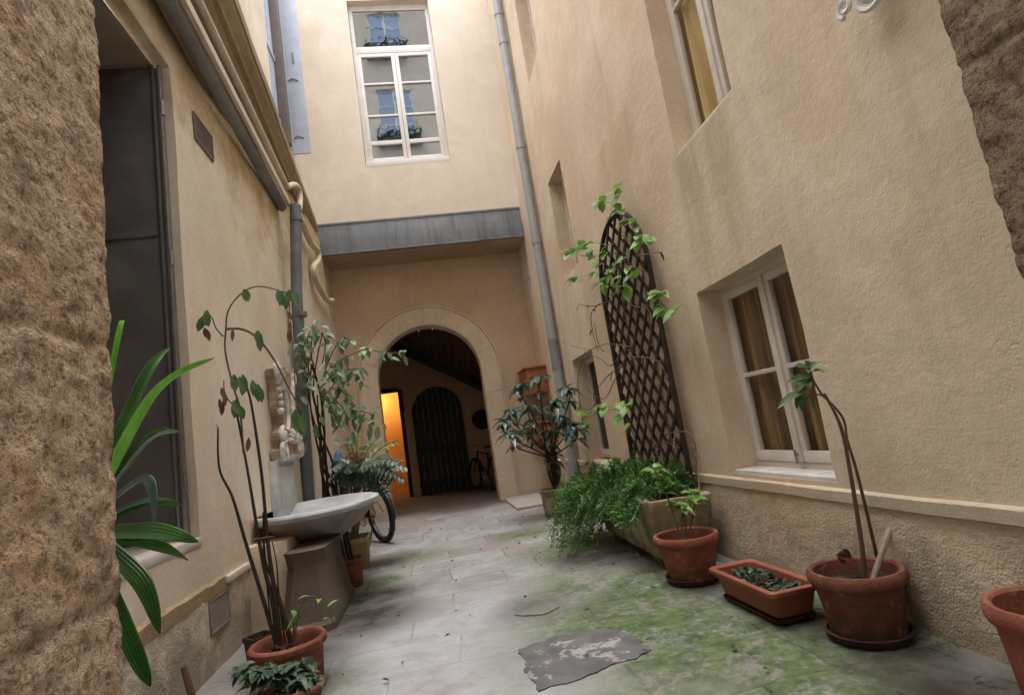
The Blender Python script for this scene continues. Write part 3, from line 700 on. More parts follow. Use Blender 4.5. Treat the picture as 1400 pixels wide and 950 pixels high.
# deep opening: soffit, inner side, back; grey door leaf standing open
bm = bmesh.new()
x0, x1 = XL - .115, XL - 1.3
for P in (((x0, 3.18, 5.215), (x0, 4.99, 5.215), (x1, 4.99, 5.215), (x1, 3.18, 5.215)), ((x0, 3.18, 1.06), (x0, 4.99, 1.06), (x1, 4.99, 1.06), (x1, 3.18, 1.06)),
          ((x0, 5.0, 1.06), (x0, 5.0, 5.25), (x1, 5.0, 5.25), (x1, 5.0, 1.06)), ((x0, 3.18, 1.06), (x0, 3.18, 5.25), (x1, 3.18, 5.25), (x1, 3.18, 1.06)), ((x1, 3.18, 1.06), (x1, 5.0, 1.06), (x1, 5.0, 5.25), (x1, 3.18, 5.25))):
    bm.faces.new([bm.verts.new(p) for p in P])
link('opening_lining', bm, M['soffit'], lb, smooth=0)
bm = bmesh.new(); box(bm, (XL - 1.25, 4.90, 1.09), (XL - .09, 4.945, 5.20), .006); box(bm, (XL - 1.25, 4.885, 3.6), (XL - .15, 4.90, 3.66), .004)
dl = link('door_leaf', bm, M['grey_door'], lb, label='dark grey door leaf folded back in the opening')
bm = bmesh.new(); box(bm, (XL - .085, 4.885, 1.09), (XL - .06, 4.955, 5.22), .004); box(bm, (XL - .125, 4.875, 1.09), (XL - .105, 4.90, 5.22), .004)
link('metal_edge', bm, M['steel'], dl)
for z in (1.5, 3.4, 4.8): bm = bmesh.new(); tube(bm, [(XL - .055, 4.9, z - .07), (XL - .055, 4.9, z + .07)], .018, 8); link('hinge', bm, M['steel'], dl)
# cornice: profile swept along a slightly splayed line
def cx_(y): return -1.54 - (y - 5.83) * (.40 / 6.12)                     # outer edge of the top
bm = bmesh.new()
cp = [(-.42, 5.62), (-.36, 5.64), (-.34, 5.78), (-.30, 5.84), (-.28, 5.98), (-.24, 6.0), (-.22, 6.10), (-.17, 6.16), (-.15, 6.24), (-.10, 6.27), (-.09, 6.36), (-.03, 6.44), (-.02, 6.52), (0, 6.54), (0, 6.70), (-.05, 6.72), (-.8, 6.80)]
ys = [1.9 + (12.22 - 1.9) * k / 70 for k in range(71)]
rows = [[bm.verts.new((max(cx_(y) + dx, XL - .9) , y, z)) for dx, z in cp] for y in ys]
for a, b in zip(rows, rows[1:]):
    for k in range(len(cp) - 1): bm.faces.new((a[k], a[k + 1], b[k + 1], b[k]))
roughen(bm, .010, 1.2, 3)
link('cornice', bm, M['cornice'], lb)
XU = -2.1
UW = (9.62, 11.0, 7.75, 11.6, -.22)
bm = bmesh.new(); wall(bm, 'x', XU, 1.9, YF, 6.6, 12.5, [UW], cell=.3); roughen(bm, .008, 1, 3)
link('upper_wall', bm, M['upper_plaster'], lb)
bm = bmesh.new(); box(bm, (XU - .2, UW[0], UW[2]), (XU - .14, UW[1] - .26, UW[3]), .008)
for y in (9.85, 10.1, 10.35): box(bm, (XU - .14, y, UW[2]), (XU - .125, y + .015, UW[3]))
box(bm, (XU - .145, UW[0] + .02, 9.6), (XU - .11, UW[1] - .28, 9.72), .006); box(bm, (XU - .145, UW[0] + .02, 8.2), (XU - .11, UW[1] - .28, 8.32), .006)
sh = link('shutter', bm, M['shutter'], lb, label='closed blue grey shutter leaf of the upper window')
bm = bmesh.new(); box(bm, (XU - .2, UW[1] - .26, UW[2] + .1), (XU + .02, UW[1] - .05, UW[3]), .01); link('window_post', bm, M['dark_reveal'], lb)
bm = bmesh.new(); y = 11.03; box(bm, (XU + .01, y - .04, 7.72), (XU + .36, y, 11.6), .008)
box(bm, (XU + .015, y - .055, 7.74), (XU + .03, y - .04, 11.5), .003)
s2 = link('shutter', bm, M['shutter'], lb, label='blue grey shutter leaf standing open and facing the courtyard')
for z in (8.05, 9.35): bm = bmesh.new(); tube(bm, [(XU + .06, y - .05, z), (XU + .14, y - .06, z + .05), (XU + .26, y - .05, z)], .012, 6); link('strap_hinge', bm, M['dark_pipe'], s2)
bm = bmesh.new()
tube(bm, [(XU + .2, y - .055, 10.0), (XU + .2, y - .075, 9.9), (XU + .2, y - .055, 9.75)], .014, 6)
link('shutter_catch', bm, M['dark_pipe'], s2)

# gutter + conduit (a thing), downpipe left
gt = thing('roof_gutter', 'grey zinc gutter with a cream lip running under the ochre cornice', 'gutter', (-1.8, 6, 5.5))
A, B = Vector((-1.70, 1.95, 5.78)), Vector((-1.86, 8.9, 5.51))
ga, gb = at(232, 0, x=-1.75), at(389, 289, x=-1.85); d = (gb - ga); A = ga - d * .66; B = gb
bm = bmesh.new(); n = 12; rows = []
for k in range(31):
    p = A.lerp(B, k / 30)
    rows.append([bm.verts.new(p + Vector((.075 * math.cos(math.pi + math.pi * q / n) - .035, 0, .085 - .085 * math.sin(math.pi * q / n)))) for q in range(n + 1)])
for a, b in zip(rows, rows[1:]):
    for q in range(n): bm.faces.new((a[q], a[q + 1], b[q + 1], b[q]))
bm.faces.new(rows[-1]); link('gutter_channel', bm, M['zinc'], gt)
bm = bmesh.new(); o_ = Vector((.065, 0, .115)); 
box(bm, (-1, -1, -1), (-.9, -.9, -.9)); bm.clear()
pr = [Vector((-.005, 0, -.045)), Vector((.03, 0, -.035)), Vector((.035, 0, .05)), Vector((-.02, 0, .06))]
prism(bm, [A + o_ + p for p in pr], B - A); link('gutter_lip', bm, M['cream'], gt)
bm = bmesh.new(); e = at(392, 256, x=-1.83)
e0 = e - d * 1.05 + Vector((0.02, 0, .0))
tube(bm, [e0, e0.lerp(e, .5), e], .05, 12)
cd = thing('conduit_pipe', 'thin beige pipe running along the cornice and bending down beside the drainpipe', 'pipe', e)
link('pipe_run', bm, M['cream'], cd)
bm = bmesh.new(); P = smooth_path([e, at(402, 253, x=-1.81), at(408, 258, x=-1.80), at(410, 270, x=-1.80), at(409, 287, x=-1.80)], 5); tube(bm, P, .052, 12); link('elbow', bm, M['cream'], cd)
dp = thing('drainpipe', 'dark blue grey drainpipe down the left wall behind the stone basin', 'drainpipe', (-1.8, 8.6, 0))
bm = bmesh.new(); tube(bm, [at(404, 281, y=8.6), at(405.5, 400, y=8.6), at(412, 520, y=8.6), at(420, 640, y=8.6), at(424, 700, y=8.6), Vector((-1.86, 8.6, .02))], .085, 16); link('pipe', bm, M['dark_pipe'], dp)
for yy in (300, 430, 530): bm = bmesh.new(); p = at(405 + (yy - 300) * .045, yy, y=8.6); tube(bm, [p + Vector((0, 0, .035)), p - Vector((0, 0, .035))], .098, 16); link('collar', bm, M['dark_pipe'], dp)
sp = thing('waste_pipe', 'cream painted pipe with an S bend in the upper left corner of the porch', 'pipe', at(440, 370, x=-1.85))
bm = bmesh.new(); Y0 = 12.15
P = smooth_path([at(411, 300, x=-1.84), at(424, 330, x=-1.84), at(434, 343, x=-1.82), at(435, 356, x=-1.82), at(428, 367, x=-1.85), at(433, 386, x=-1.85), at(446, 409, x=-1.85), at(454, 411, x=-1.82)], 6)
tube(bm, P, .058, 12); link('pipe', bm, M['cream'], sp)
# downpipe right corner
rp = thing('drainpipe', 'pale grey drainpipe running up the right wall between the porch and the trellis', 'drainpipe', (2.555, 10.68, 0))
L = [((683, 13), 12.05), ((706, 160), 12.05), ((730, 300), 12.05), ((756, 450), 12.05), ((771, 560), 12.05)]
P = [at(*p, y=yy) for p, yy in L]; P = [Vector((2.555, 10.68, z)) for z in (12.4, 9, 6, 3, .02)]
bm = bmesh.new(); tube(bm, P, .09, 18); link('pipe', bm, M['grey_pipe'], rp)
for z in (10.5, 9.8, 7.35, 5.25, 3.15, 2.65):
    bm = bmesh.new(); tube(bm, [(2.555, 10.68, z - .05), (2.555, 10.68, z + .05)], .102, 18); link('collar', bm, M['grey_pipe'] if z > 4 else M['zinc'], rp)
bm = bmesh.new(); tube(bm, [(2.555, 10.68, 2.66), (2.555, 10.68, 3.10)], .097, 18); link('sleeve', bm, M['zinc'], rp)

# vents on the left wall
def vent(y0, y1, z0, z1, mat, lab):
    t = thing('vent_grille', lab, 'vent', (XL, (y0 + y1) / 2, z0))
    bm = bmesh.new(); x = XL + .008; f = .025
    for a, b, c, d_ in ((y0, y1, z0, z0 + f), (y0, y1, z1 - f, z1), (y0, y0 + f, z0 + f, z1 - f), (y1 - f, y1, z0 + f, z1 - f)): box(bm, (x, a, c), (x + .014, b, d_), .004)
    link('frame', bm, mat, t)
    bm = bmesh.new(); n = 9
    for k in range(n):
        z = z0 + f + (z1 - z0 - 2 * f) * (k + .5) / n
        q = [bm.verts.new(p) for p in ((x + .006, y0 + f, z + .014), (x + .006, y1 - f, z + .014), (x + .012, y1 - f, z - .016), (x + .012, y0 + f, z - .016))]; bm.faces.new(q)
    link('louvre', bm, mat, t, smooth=0)
    bm = bmesh.new(); q = [bm.verts.new(p) for p in ((x + .004, y0 + f, z0 + f), (x + .004, y1 - f, z0 + f), (x + .004, y1 - f, z1 - f), (x + .004, y0 + f, z1 - f))]; bm.faces.new(q)
    link('backing', bm, M['vent'], t, smooth=0)
vent(5.41, 5.89, 4.80, 5.10, M['vent'], 'brown vent grille high on the left wall')
vent(5.02, 5.45, .28, .55, M['vent_grey'], 'grey vent grille low on the left wall near the floor')

# ================================================================== GATEWAY the camera stands in + the house above it
gw = thing('gateway_building', 'old house behind the viewer whose rough limestone piers frame the courtyard left and right', 'building', (.7, 1.86, 0))
def jamb(name, x, side, y0, y1, z1, mat, joints, cell):
    """stone face x=const running to its corner at y1, then a return along +-x"""
    bm = bmesh.new(); ny = int((y1 - y0) / cell); nzc = int(z1 / cell); w = .9; nw = int(w / .06)
    path = [(x, y0 + (y1 - y0) * k / ny) for k in range(ny + 1)] + [(x + side * w * k / nw, y1) for k in range(1, nw + 1)]
    grid = []
    for j in range(nzc + 1):
        z = -.04 + (z1 + .04) * j / nzc; row = []
        for i, (px, py) in enumerate(path):
            p = Vector((px, py, z))
            nrm = Vector((-side, 0, 0)) if i < ny else (Vector((-side, 1, 0)).normalized() if i == ny else Vector((0, 1, 0)))
            h = 0; a = .006; s = 5.0
            for _ in range(5): h += a * noise.noise(p * s); a *= .62; s *= 2.1
            h -= .02 * max(0, noise.noise(p * 11 + Vector((9, 2, 4))) - .15); h += .0055 * noise.noise(p * 24) + .003 * noise.noise(p * 52)
            for q in joints:
                dz = z - q - .02 * noise.noise(Vector((py * 3, px * 2, q * 7)))
                h -= .010 * math.exp(-(dz / .018) ** 2)
            if i in (ny, ny - 1, ny + 1): h -= .004 + .004 * noise.noise(p * 9)
            row.append(bm.verts.new(p + nrm * h))
        grid.append(row)
    for a, b in zip(grid, grid[1:]):
        for k in range(len(path) - 1): bm.faces.new((a[k], a[k + 1], b[k + 1], b[k]))
    return link(name, bm, mat, gw, smooth=-1)
jamb('jamb', -.95, -1, .55, 1.86, 6.2, M['jamb_stone'], (1.19, 1.94, .45, 3.5, 4.3, 5.2), .014)
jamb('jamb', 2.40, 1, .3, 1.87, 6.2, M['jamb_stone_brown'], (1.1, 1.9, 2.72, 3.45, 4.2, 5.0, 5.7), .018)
YO = -4.0
bm = bmesh.new()
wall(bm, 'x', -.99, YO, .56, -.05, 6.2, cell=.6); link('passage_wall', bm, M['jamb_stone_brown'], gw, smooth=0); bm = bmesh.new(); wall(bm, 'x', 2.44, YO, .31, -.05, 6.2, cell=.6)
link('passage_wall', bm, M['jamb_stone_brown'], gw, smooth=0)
# opposite facade (seen mirrored in the big window)
YO = -4.0
OW1 = (-.8, 1.2, 18.2, 21.4, -.2); OW2 = (-.8, 1.1, 23.6, 26.2, -.2)
bm = bmesh.new(); wall(bm, 'y', YO, -6, 6, -.05, 28, [OW1, OW2], cell=.6)
link('upper_facade', bm, M['upper_plaster'], gw, smooth=0)
for (a, b, c, d_, _) in (OW1, OW2):
    bm = bmesh.new(); y = YO - .14
    for p in ((a, a + .09, c, d_), (b - .09, b, c, d_), ((a + b) / 2 - .06, (a + b) / 2 + .06, c, d_)): box(bm, (p[0], y, p[2]), (p[1], y + .06, p[3]), .008)
    for z in (c + .05, c + (d_ - c) * .33, c + (d_ - c) * .66, d_ - .06): box(bm, (a + .09, y + .004, z - .035), ((a + b) / 2 - .06, y + .05, z + .035)); box(bm, ((a + b) / 2 + .06, y + .004, z - .035), (b - .09, y + .05, z + .035))
    w = link('window', bm, M['white_paint'], gw)
    bm = bmesh.new(); q = [bm.verts.new(p) for p in ((a, y + .02, c), (b, y + .02, c), (b, y + .02, d_), (a, y + .02, d_))]; bm.faces.new(q)
    link('pane', bm, simple('sky blue pane', (.36, .43, .52), .12, .6, .1, 3, 0), w, smooth=0)  # sky reflection is put into the blue of the pane
# flower boxes below the opposite windows
for n_, (z, xx) in enumerate(((17.9, (-1., 1.4)), (23.3, (-1., 1.3)))):
    t = thing('window_box', 'planted box under the %s window of the house behind the viewer' % ('middle', 'top')[n_], 'window box', (.15, YO + .2, z))
    bm = bmesh.new(); box(bm, (xx[0], YO + .03, z), (xx[1], YO + .4, z + .28), .02); link('trough', bm, M['zinc'], t)
    bm = bmesh.new()
    for k in range(420):
        p = Vector((random.uniform(*xx), random.uniform(YO + .05, YO + .45), z + .25 + abs(random.gauss(0, .3)))); leaf(bm, p, rv() + Vector((0, .3, .6)), Vector((0, 0, 1)), .2, .11, .4)
    link('foliage', bm, M['leaf_dark'], t, smooth=-1)

# ================================================================== FOUNTAIN: pedestal, basin, panel, ornament
ft = thing('wall_fountain', 'old stone wall fountain with white shell basin on a dark tapered pedestal', 'fountain', (-1.3, 6.7, 0))
bc = Vector((-1.44, 7.0, 1.0)); ax, ay = .70, 1.06
bm = bmesh.new(); segs = 72
prof = [(.36, -.36), (.46, -.32), (.64, -.24), (.84, -.11), (.955, -.045), (.985, -.02), (1.0, .0), (.99, .022), (.955, .03), (.90, .012), (.80, -.05), (.55, -.12), (.2, -.15), (.02, -.155)]
rows = []
for r, z in prof:
    ring = []
    for k in range(segs):
        a = 2 * math.pi * k / segs; fl = 1 + (.018 * math.cos(a * 14) if -.31 < z < -.03 else 0) + .012 * noise.noise(Vector((math.cos(a) * 2, math.sin(a) * 2, r * 2)))
        p = bc + Vector((ax * r * fl * math.cos(a), ay * r * fl * math.sin(a), z)); p.x = max(p.x, XL + .01)
        ring.append(bm.verts.new(p))
    rows.append(ring)
for i, (a, b) in enumerate(zip(rows, rows[1:])):
    for k in range(segs): bm.faces.new((a[k], a[(k + 1) % segs], b[(k + 1) % segs], b[k])).material_index = 0 if i < 4 else 1
bm.faces.new(rows[-1]).material_index = 1; bm.faces.new(rows[0][::-1])
link('basin', bm, [M['basin_stone'], M['marble']], ft, smooth=50)
bm = bmesh.new()
pp = [(0, .0, .29, .80), (.06, .0, .285, .79), (.09, .0, .265, .74), (.4, .0, .225, .62), (.56, 0, .205, .57), (.62, 0, .21, .58), (.70, 0, .22, .6)]
rows = []
for z, _, hx, hy in pp:
    c = Vector((-1.35, 6.24, z)); hx *= .86; hy *= .86; bev = .07
    ring = [Vector((sx * (hx - (bev if q else 0)), sy * (hy - (0 if q else bev)), 0)) for sx, sy, q in ((-1, -1, 1), (1, -1, 1), (1, -1, 0), (1, 1, 0), (1, 1, 1), (-1, 1, 1), (-1, 1, 0), (-1, -1, 0))]
    rows.append([bm.verts.new(c + p) for p in ring])
for a, b in zip(rows, rows[1:]):
    for k in range(8): bm.faces.new((a[k], a[(k + 1) % 8], b[(k + 1) % 8], b[k]))
bm.faces.new(rows[-1]); roughen(bm, .012, 3, 2)
link('pedestal', bm, M['pedestal_stone'], ft)
bm = bmesh.new(); box(bm, (XL - .02, 6.0, -.02), (-1.56, 7.4, .80), .02); roughen(bm, .012, 2, 2); link('support_pier', bm, M['left_plaster'], ft)
bm = bmesh.new(); box(bm, (XL - .01, 6.98, .86), (-1.865, 7.84, 1.60), .012); box(bm, (-1.866, 7.08, 1.05), (-1.85, 7.74, 1.53), .006); link('marble_panel', bm, M['marble'], ft)
# carved scroll ornament
bm = bmesh.new()
oy = 7.55
half = [(1.60, .46), (1.70, .50), (1.76, .36), (1.92, .40), (2.00, .26), (2.14, .24), (2.25, .36), (2.42, .37), (2.56, .32), (2.62, .40), (2.72, .42), (2.76, .2)]
outl = [Vector((XL, oy + h, z)) for z, h in half] + [Vector((XL, oy - h, z)) for z, h in reversed(half)]
prism(bm, outl, (.15, 0, 0))
bmesh.ops.bevel(bm, geom=list(bm.edges), offset=.018, segments=2, affect='EDGES')
orn = link('scroll_ornament', bm, M['carved'], ft)
bm = bmesh.new()
def volute(c, r, turns, sgn, z0=0):
    P = []
    for k in range(26):
        t = k / 25; a = sgn * turns * 2 * math.pi * t + z0; rr = r * (1 - .8 * t)
        P.append(Vector((XL + .15 + .03 * t, c[0] + rr * math.cos(a), c[1] + rr * math.sin(a))))
    tube(bm, P, [.034 - .014 * k / 25 for k in range(26)], 8)
for s in (-1, 1):
    volute((oy + s * .42, 1.72), .13, 1.6, s); volute((oy + s * .38, 1.88), .11, 1.5, -s, 1.0); volute((oy + s * .36, 2.68), .11, 1.5, -s, 2.0)
    for z in (2.2, 2.29, 2.38, 2.47, 2.56): 
        r = bmesh.ops.create_icosphere(bm, subdivisions=2, radius=.045); bmesh.ops.translate(bm, verts=r['verts'], vec=(XL + .13, oy + s * (.31 + .03 * (z - 2.2)), z))
    tube(bm, smooth_path([(XL + .16, oy + s * .3, 2.65), (XL + .17, oy + s * .18, 2.4), (XL + .165, oy + s * .14, 2.1), (XL + .17, oy + s * .22, 1.95)], 5), .03, 8)
for k in range(7):
    a = math.pi * (k + .5) / 7; tube(bm, [(XL + .15, oy, 1.80), (XL + .18, oy + .13 * math.cos(a), 1.80 + .12 * math.sin(a)), (XL + .16, oy + .2 * math.cos(a), 1.80 + .18 * math.sin(a))], [.02, .035, .02], 8)
tube(bm, [(XL + .10, oy - .46, 1.635), (XL + .10, oy + .46, 1.635)], .055, 10)
link('carved_scroll', bm, simple('white worn carving', (.66, .63, .60), .75, 0, .45, 16, .5, 40), orn)

# ================================================================== POTS
def pot_mesh(c, r_top, r_bot, h, rim_h=.06, rim_w=.03, thick=.03, oval=1.0, soil_drop=.08):
    bm = bmesh.new()
    prof = [(.0, .0), (r_bot * .98, .0), (r_bot, .012), (r_bot + (r_top - rim_w - r_bot) * .5, h * .46), (r_top - rim_w, h - rim_h - .015), (r_top - rim_w * .25, h - rim_h), (r_top, h - rim_h * .8), (r_top, h - rim_h * .25), (r_top - .012, h), (r_top - thick, h),
            (r_top - thick - .012, h - .012), (r_top - thick - .02, h - rim_h), (r_top - thick - .035, h - soil_drop - .08)]
    lathe(bm, prof, c, 56, wob=.012)
    return bm
def soil_mesh(c, r, z):
    bm = bmesh.new(); rings = []
    for k in range(7):
        rr = r * (k / 6); rings.append([bm.verts.new(Vector(c) + Vector((rr * math.cos(a), rr * math.sin(a), z + .03 * noise.noise(Vector((rr * 9 * math.cos(a), rr * 9 * math.sin(a), c[0]))) + .02 * (1 - k / 6)))) for a in (2 * math.pi * q / 24 for q in range(24))])
    for a, b in zip(rings[1:], rings[2:]):
        for q in range(24): bm.faces.new((a[q], a[(q + 1) % 24], b[(q + 1) % 24], b[q]))
    bm.faces.new(rings[1])
    return bm
def clods(bm, c, r, z, n=26):
    for _ in range(n):
        a = random.uniform(0, 6.28); rr = r * math.sqrt(random.random()) * .9; s = random.uniform(.01, .028)
        q = bmesh.ops.create_icosphere(bm, subdivisions=1, radius=s)
        off = Vector((c[0] + rr * math.cos(a), c[1] + rr * math.sin(a), z + .02))
        for v in q['verts']: v.co = v.co * (1 + .4 * noise.noise(v.co * 60 + off * 7)) + off
def saucer_mesh(c, r):
    bm = bmesh.new(); lathe(bm, [(0, .004), (r * .9, .004), (r, .05), (r - .02, .052), (r * .88, .02), (0, .018)], c, 44, wob=.01); return bm
def make_pot(name, lab, cat, c, rt, rb_, h, mat=None, saucer=True, soil=.1, **k):
    t = thing(name, lab, cat, c, k.pop('group', None)); mat = mat or M['terracotta']
    base = Vector(c) + Vector((0, 0, .02 if saucer else 0))
    p = link('pot', pot_mesh(base, rt, rb_, h, **k), mat, t)
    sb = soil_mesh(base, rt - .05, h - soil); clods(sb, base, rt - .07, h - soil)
    link('soil', sb, M['soil'], p)
    if saucer: link('saucer', saucer_mesh(Vector(c), rb_ + .04), M['saucer'], t)
    return t

# --- pot 3: tall bare cane, cut stick
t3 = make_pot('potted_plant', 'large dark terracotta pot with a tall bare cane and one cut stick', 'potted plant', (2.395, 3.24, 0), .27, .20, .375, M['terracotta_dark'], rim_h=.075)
bm = bmesh.new()
P = smooth_path([at(1182, 790, y=3.22), at(1178, 745, y=3.2), at(1165, 660, y=3.17), at(1150, 585, y=3.12), at(1127, 538, y=3.1)], 5); tube(bm, P, [.016 - .008 * k / (len(P) - 1) for k in range(len(P))], 8)
P2 = smooth_path([at(1199, 762, y=3.3), at(1185, 700, y=3.25), at(1170, 640, y=3.2), at(1158, 600, y=3.2), at(1154, 575, y=3.2), at(1140, 555, y=3.15), at(1122, 540, y=3.1), at(1108, 540, y=3.08), at(1090, 535, y=3.05)], 5); tube(bm, P2, [.011 - .007 * k / (len(P2) - 1) for k in range(len(P2))], 7)
tube(bm, smooth_path([at(1125, 541, y=3.1), at(1112, 520, y=3.1), at(1106, 503, y=3.1)], 4), .007, 6)
link('cane', bm, M['stem_brown'], t3)
bm = bmesh.new(); tube(bm, [at(1191, 800, y=3.18), at(1210, 742, y=3.2), at(1227, 692, y=3.22)], [.018, .017, .015], 8); link('cut_stick', bm, M['stem_pale'], t3)
bm = bmesh.new()
for (a, b, w) in (((1112, 515), (1078, 512), .09), ((1108, 505), (1122, 494), .09), ((1106, 503), (1090, 497), .09), ((1108, 512), (1092, 530), .10), ((1100, 520), (1086, 520), .08), ((1092, 536), (1066, 548), .08), ((1098, 538), (1075, 540), .08), ((1100, 540), (1112, 548), .07), ((1095, 537), (1090, 552), .08), ((1110, 505), (1100, 492), .08), ((1112, 508), (1128, 500), .07)):
    p, q = at(*a, y=3.1), at(*b, y=3.1 + random.uniform(-.06, .06)); leaf(bm, p, q - p, Vector((-.3, -.6, .7)), (q - p).length * 1.15, w * .55, .25); leaf(bm, p + rv(.03), (q - p) + rv(.06), Vector((-.3, -.6, .7)), (q - p).length * .8, w * .5, .5)
link('foliage', bm, M['leaf_cane'], t3, smooth=-1)
bm = bmesh.new()
for a, b in (((1155, 770), (1144, 750)), ((1160, 765), (1152, 744)), ((1165, 762), (1142, 756))):
    p, q = at(*a, y=3.4), at(*b, y=3.38); leaf(bm, p, q - p, Vector((0, -1, .4)), (q - p).length, .06, .2)
link('withered_foliage', bm, M['leaf_dead'], t3, smooth=-1)

# --- pot 1: small bright plant by the stone planter
t1 = make_pot('potted_plant', 'red terracotta pot on a saucer with a small green plant beside the stone planter', 'potted plant', (2.075, 4.90, 0), .285, .20, .38, M['terracotta'], rim_h=.07)
bm = bmesh.new(); lf = bmesh.new()
for (pts, r) in (([(935, 735), (932, 712), (938, 690), (945, 672)], .014), ([(930, 735), (920, 700), (905, 660), (893, 640)], .010), ([(940, 735), (948, 700), (952, 680)], .010), ([(938, 730), (936, 705), (926, 690)], .009)):
    P = smooth_path([at(*p, y=4.88 + .03 * k) for k, p in enumerate(pts)], 5); tube(bm, P, [r * (1 - .6 * k / (len(P) - 1)) for k in range(len(P))], 6)
    for p in P[8:]:
        for _ in range(2 if r > .009 else 3):
            d_ = rv(); d_.z = abs(d_.z) * .5; leaf(lf, p, d_, Vector((0, -.4, 1)), random.uniform(.09, .15), random.uniform(.05, .08), .35)
link('stem', bm, M['stem_brown'], t1); link('foliage', lf, M['leaf_young'], t1, smooth=-1)
bm = bmesh.new()
for pts in ([(950, 715), (956, 670), (953, 625), (945, 608)], [(925, 715), (908, 668), (893, 638)]):
    tube(bm, smooth_path([at(*p, y=4.95) for p in pts], 5), .008, 6)
link('dry_twig', bm, M['stem_pale'], t1)

# --- rectangular trough
tt = thing('planter_trough', 'rectangular brick red plastic trough with low withered plants', 'planter', (2.2, 3.96, 0))
c0 = Vector((2.19, 3.97, 0)); rot = Matrix.Rotation(R(1.5), 4, 'Z')
def rrect(hx, hy, z, r=.05, n=5):
    out = []
    for sx, sy, a0 in ((1, 1, 0), (-1, 1, 90), (-1, -1, 180), (1, -1, 270)):
        for k in range(n + 1):
            a = R(a0 + 90 * k / n); out.append(Vector((sx * (hx - r) + r * math.cos(a), sy * (hy - r) + r * math.sin(a), z)))
    return out
def loft(bm, loops, close0=False, close1=False):
    c, m = c0, rot
    rows = [[bm.verts.new(c + (m @ p)) for p in L_] for L_ in loops]; n = len(rows[0])
    for a, b in zip(rows, rows[1:]):
        for k in range(n): bm.faces.new((a[k], a[(k + 1) % n], b[(k + 1) % n], b[k]))
    if close0: bm.faces.new(rows[0][::-1])
    if close1: bm.faces.new(rows[-1])
bm = bmesh.new()
loft(bm, [rrect(.135, .34, .045, .04), rrect(.14, .345, .06, .04), rrect(.165, .38, .19, .04), rrect(.195, .41, .192, .05), rrect(.20, .415, .20, .05), rrect(.20, .415, .225, .05), rrect(.192, .407, .232, .05), rrect(.165, .38, .23, .04), rrect(.155, .37, .22, .04), rrect(.15, .36, .12, .04)], True)
tp = link('trough', bm, M['plastic_red'], tt)
bm = bmesh.new(); loft(bm, [rrect(.152, .362, .165, .04), rrect(.05, .2, .178, .04)], False, True); clods(bm, (c0.x, c0.y, 0), .13, .165, 30)
for _ in range(40):
    p = c0 + rot @ Vector((random.uniform(-.13, .13), random.uniform(-.33, .33), .178)); q = bmesh.ops.create_icosphere(bm, subdivisions=1, radius=random.uniform(.008, .022)); bmesh.ops.translate(bm, verts=q['verts'], vec=p)
link('soil', bm, M['soil'], tp)
bm = bmesh.new(); loft(bm, [rrect(.13, .33, .004, .04), rrect(.145, .35, .008, .05), rrect(.155, .358, .035, .05), rrect(.148, .35, .036, .05), rrect(.14, .34, .02, .04)], True, True); link('shade_tray', bm, M['saucer'], tt)  # shade under the trough, shaped as a dark tray
bm = bmesh.new()
for _ in range(95):
    p = c0 + rot @ Vector((random.uniform(-.12, .12), random.choice((random.uniform(.0, .32), random.uniform(-.33, .1))), .18)); d_ = rv(); d_.z = abs(d_.z) * .8 + .1
    leaf(bm, p, d_, Vector((0, 0, 1)), random.uniform(.05, .10), random.uniform(.025, .05), .3)
link('foliage', bm, M['leaf_low'], tt, smooth=-1)

# --- pot 4: empty, cut by the frame
t4 = make_pot('potted_plant', 'big empty terracotta pot at the right edge next to the dark stone jamb', 'plant pot', (2.42, 2.13, 0), .235, .17, .46, M['terracotta'], rim_h=.075, soil=.16)

# --- stone planter
pl = thing('stone_planter', 'long beige stone planter overflowing with feathery fern below the trellis', 'planter', (2.27, 6.3, 0))
c0 = Vector((2.26, 6.27, 0)); rot = Matrix.Rotation(R(-1.5), 4, 'Z')
bm = bmesh.new()
loft(bm, [rrect(.24, .92, .10, .06), rrect(.27, .96, .12, .07), rrect(.315, 1.0, .40, .08), rrect(.335, 1.03, .58, .08), rrect(.345, 1.04, .60, .08), rrect(.345, 1.04, .645, .08), rrect(.335, 1.03, .655, .08), rrect(.28, .97, .65, .06), rrect(.27, .96, .5, .06)], True)
roughen(bm, .012, 3, 3)
for y in (-.62, .62): box(bm, c0 + Vector((-.22, y - .12, 0)), c0 + Vector((.22, y + .12, .11)), .02)
pb = link('trough', bm, M['beige_stone'], pl)
bm = bmesh.new(); loft(bm, [rrect(.275, .965, .6, .06), rrect(.1, .6, .62, .06)], False, True); link('soil', bm, M['soil'], pb)
bm = bmesh.new()                                                                    # scalloped rim
for k in range(26):
    y = -.98 + 1.96 * k / 25; q = bmesh.ops.create_icosphere(bm, subdivisions=2, radius=.045); bmesh.ops.translate(bm, verts=q['verts'], vec=c0 + (rot @ Vector((-.325, y, .65))))
link('scalloped_rim', bm, M['beige_stone'], pb)

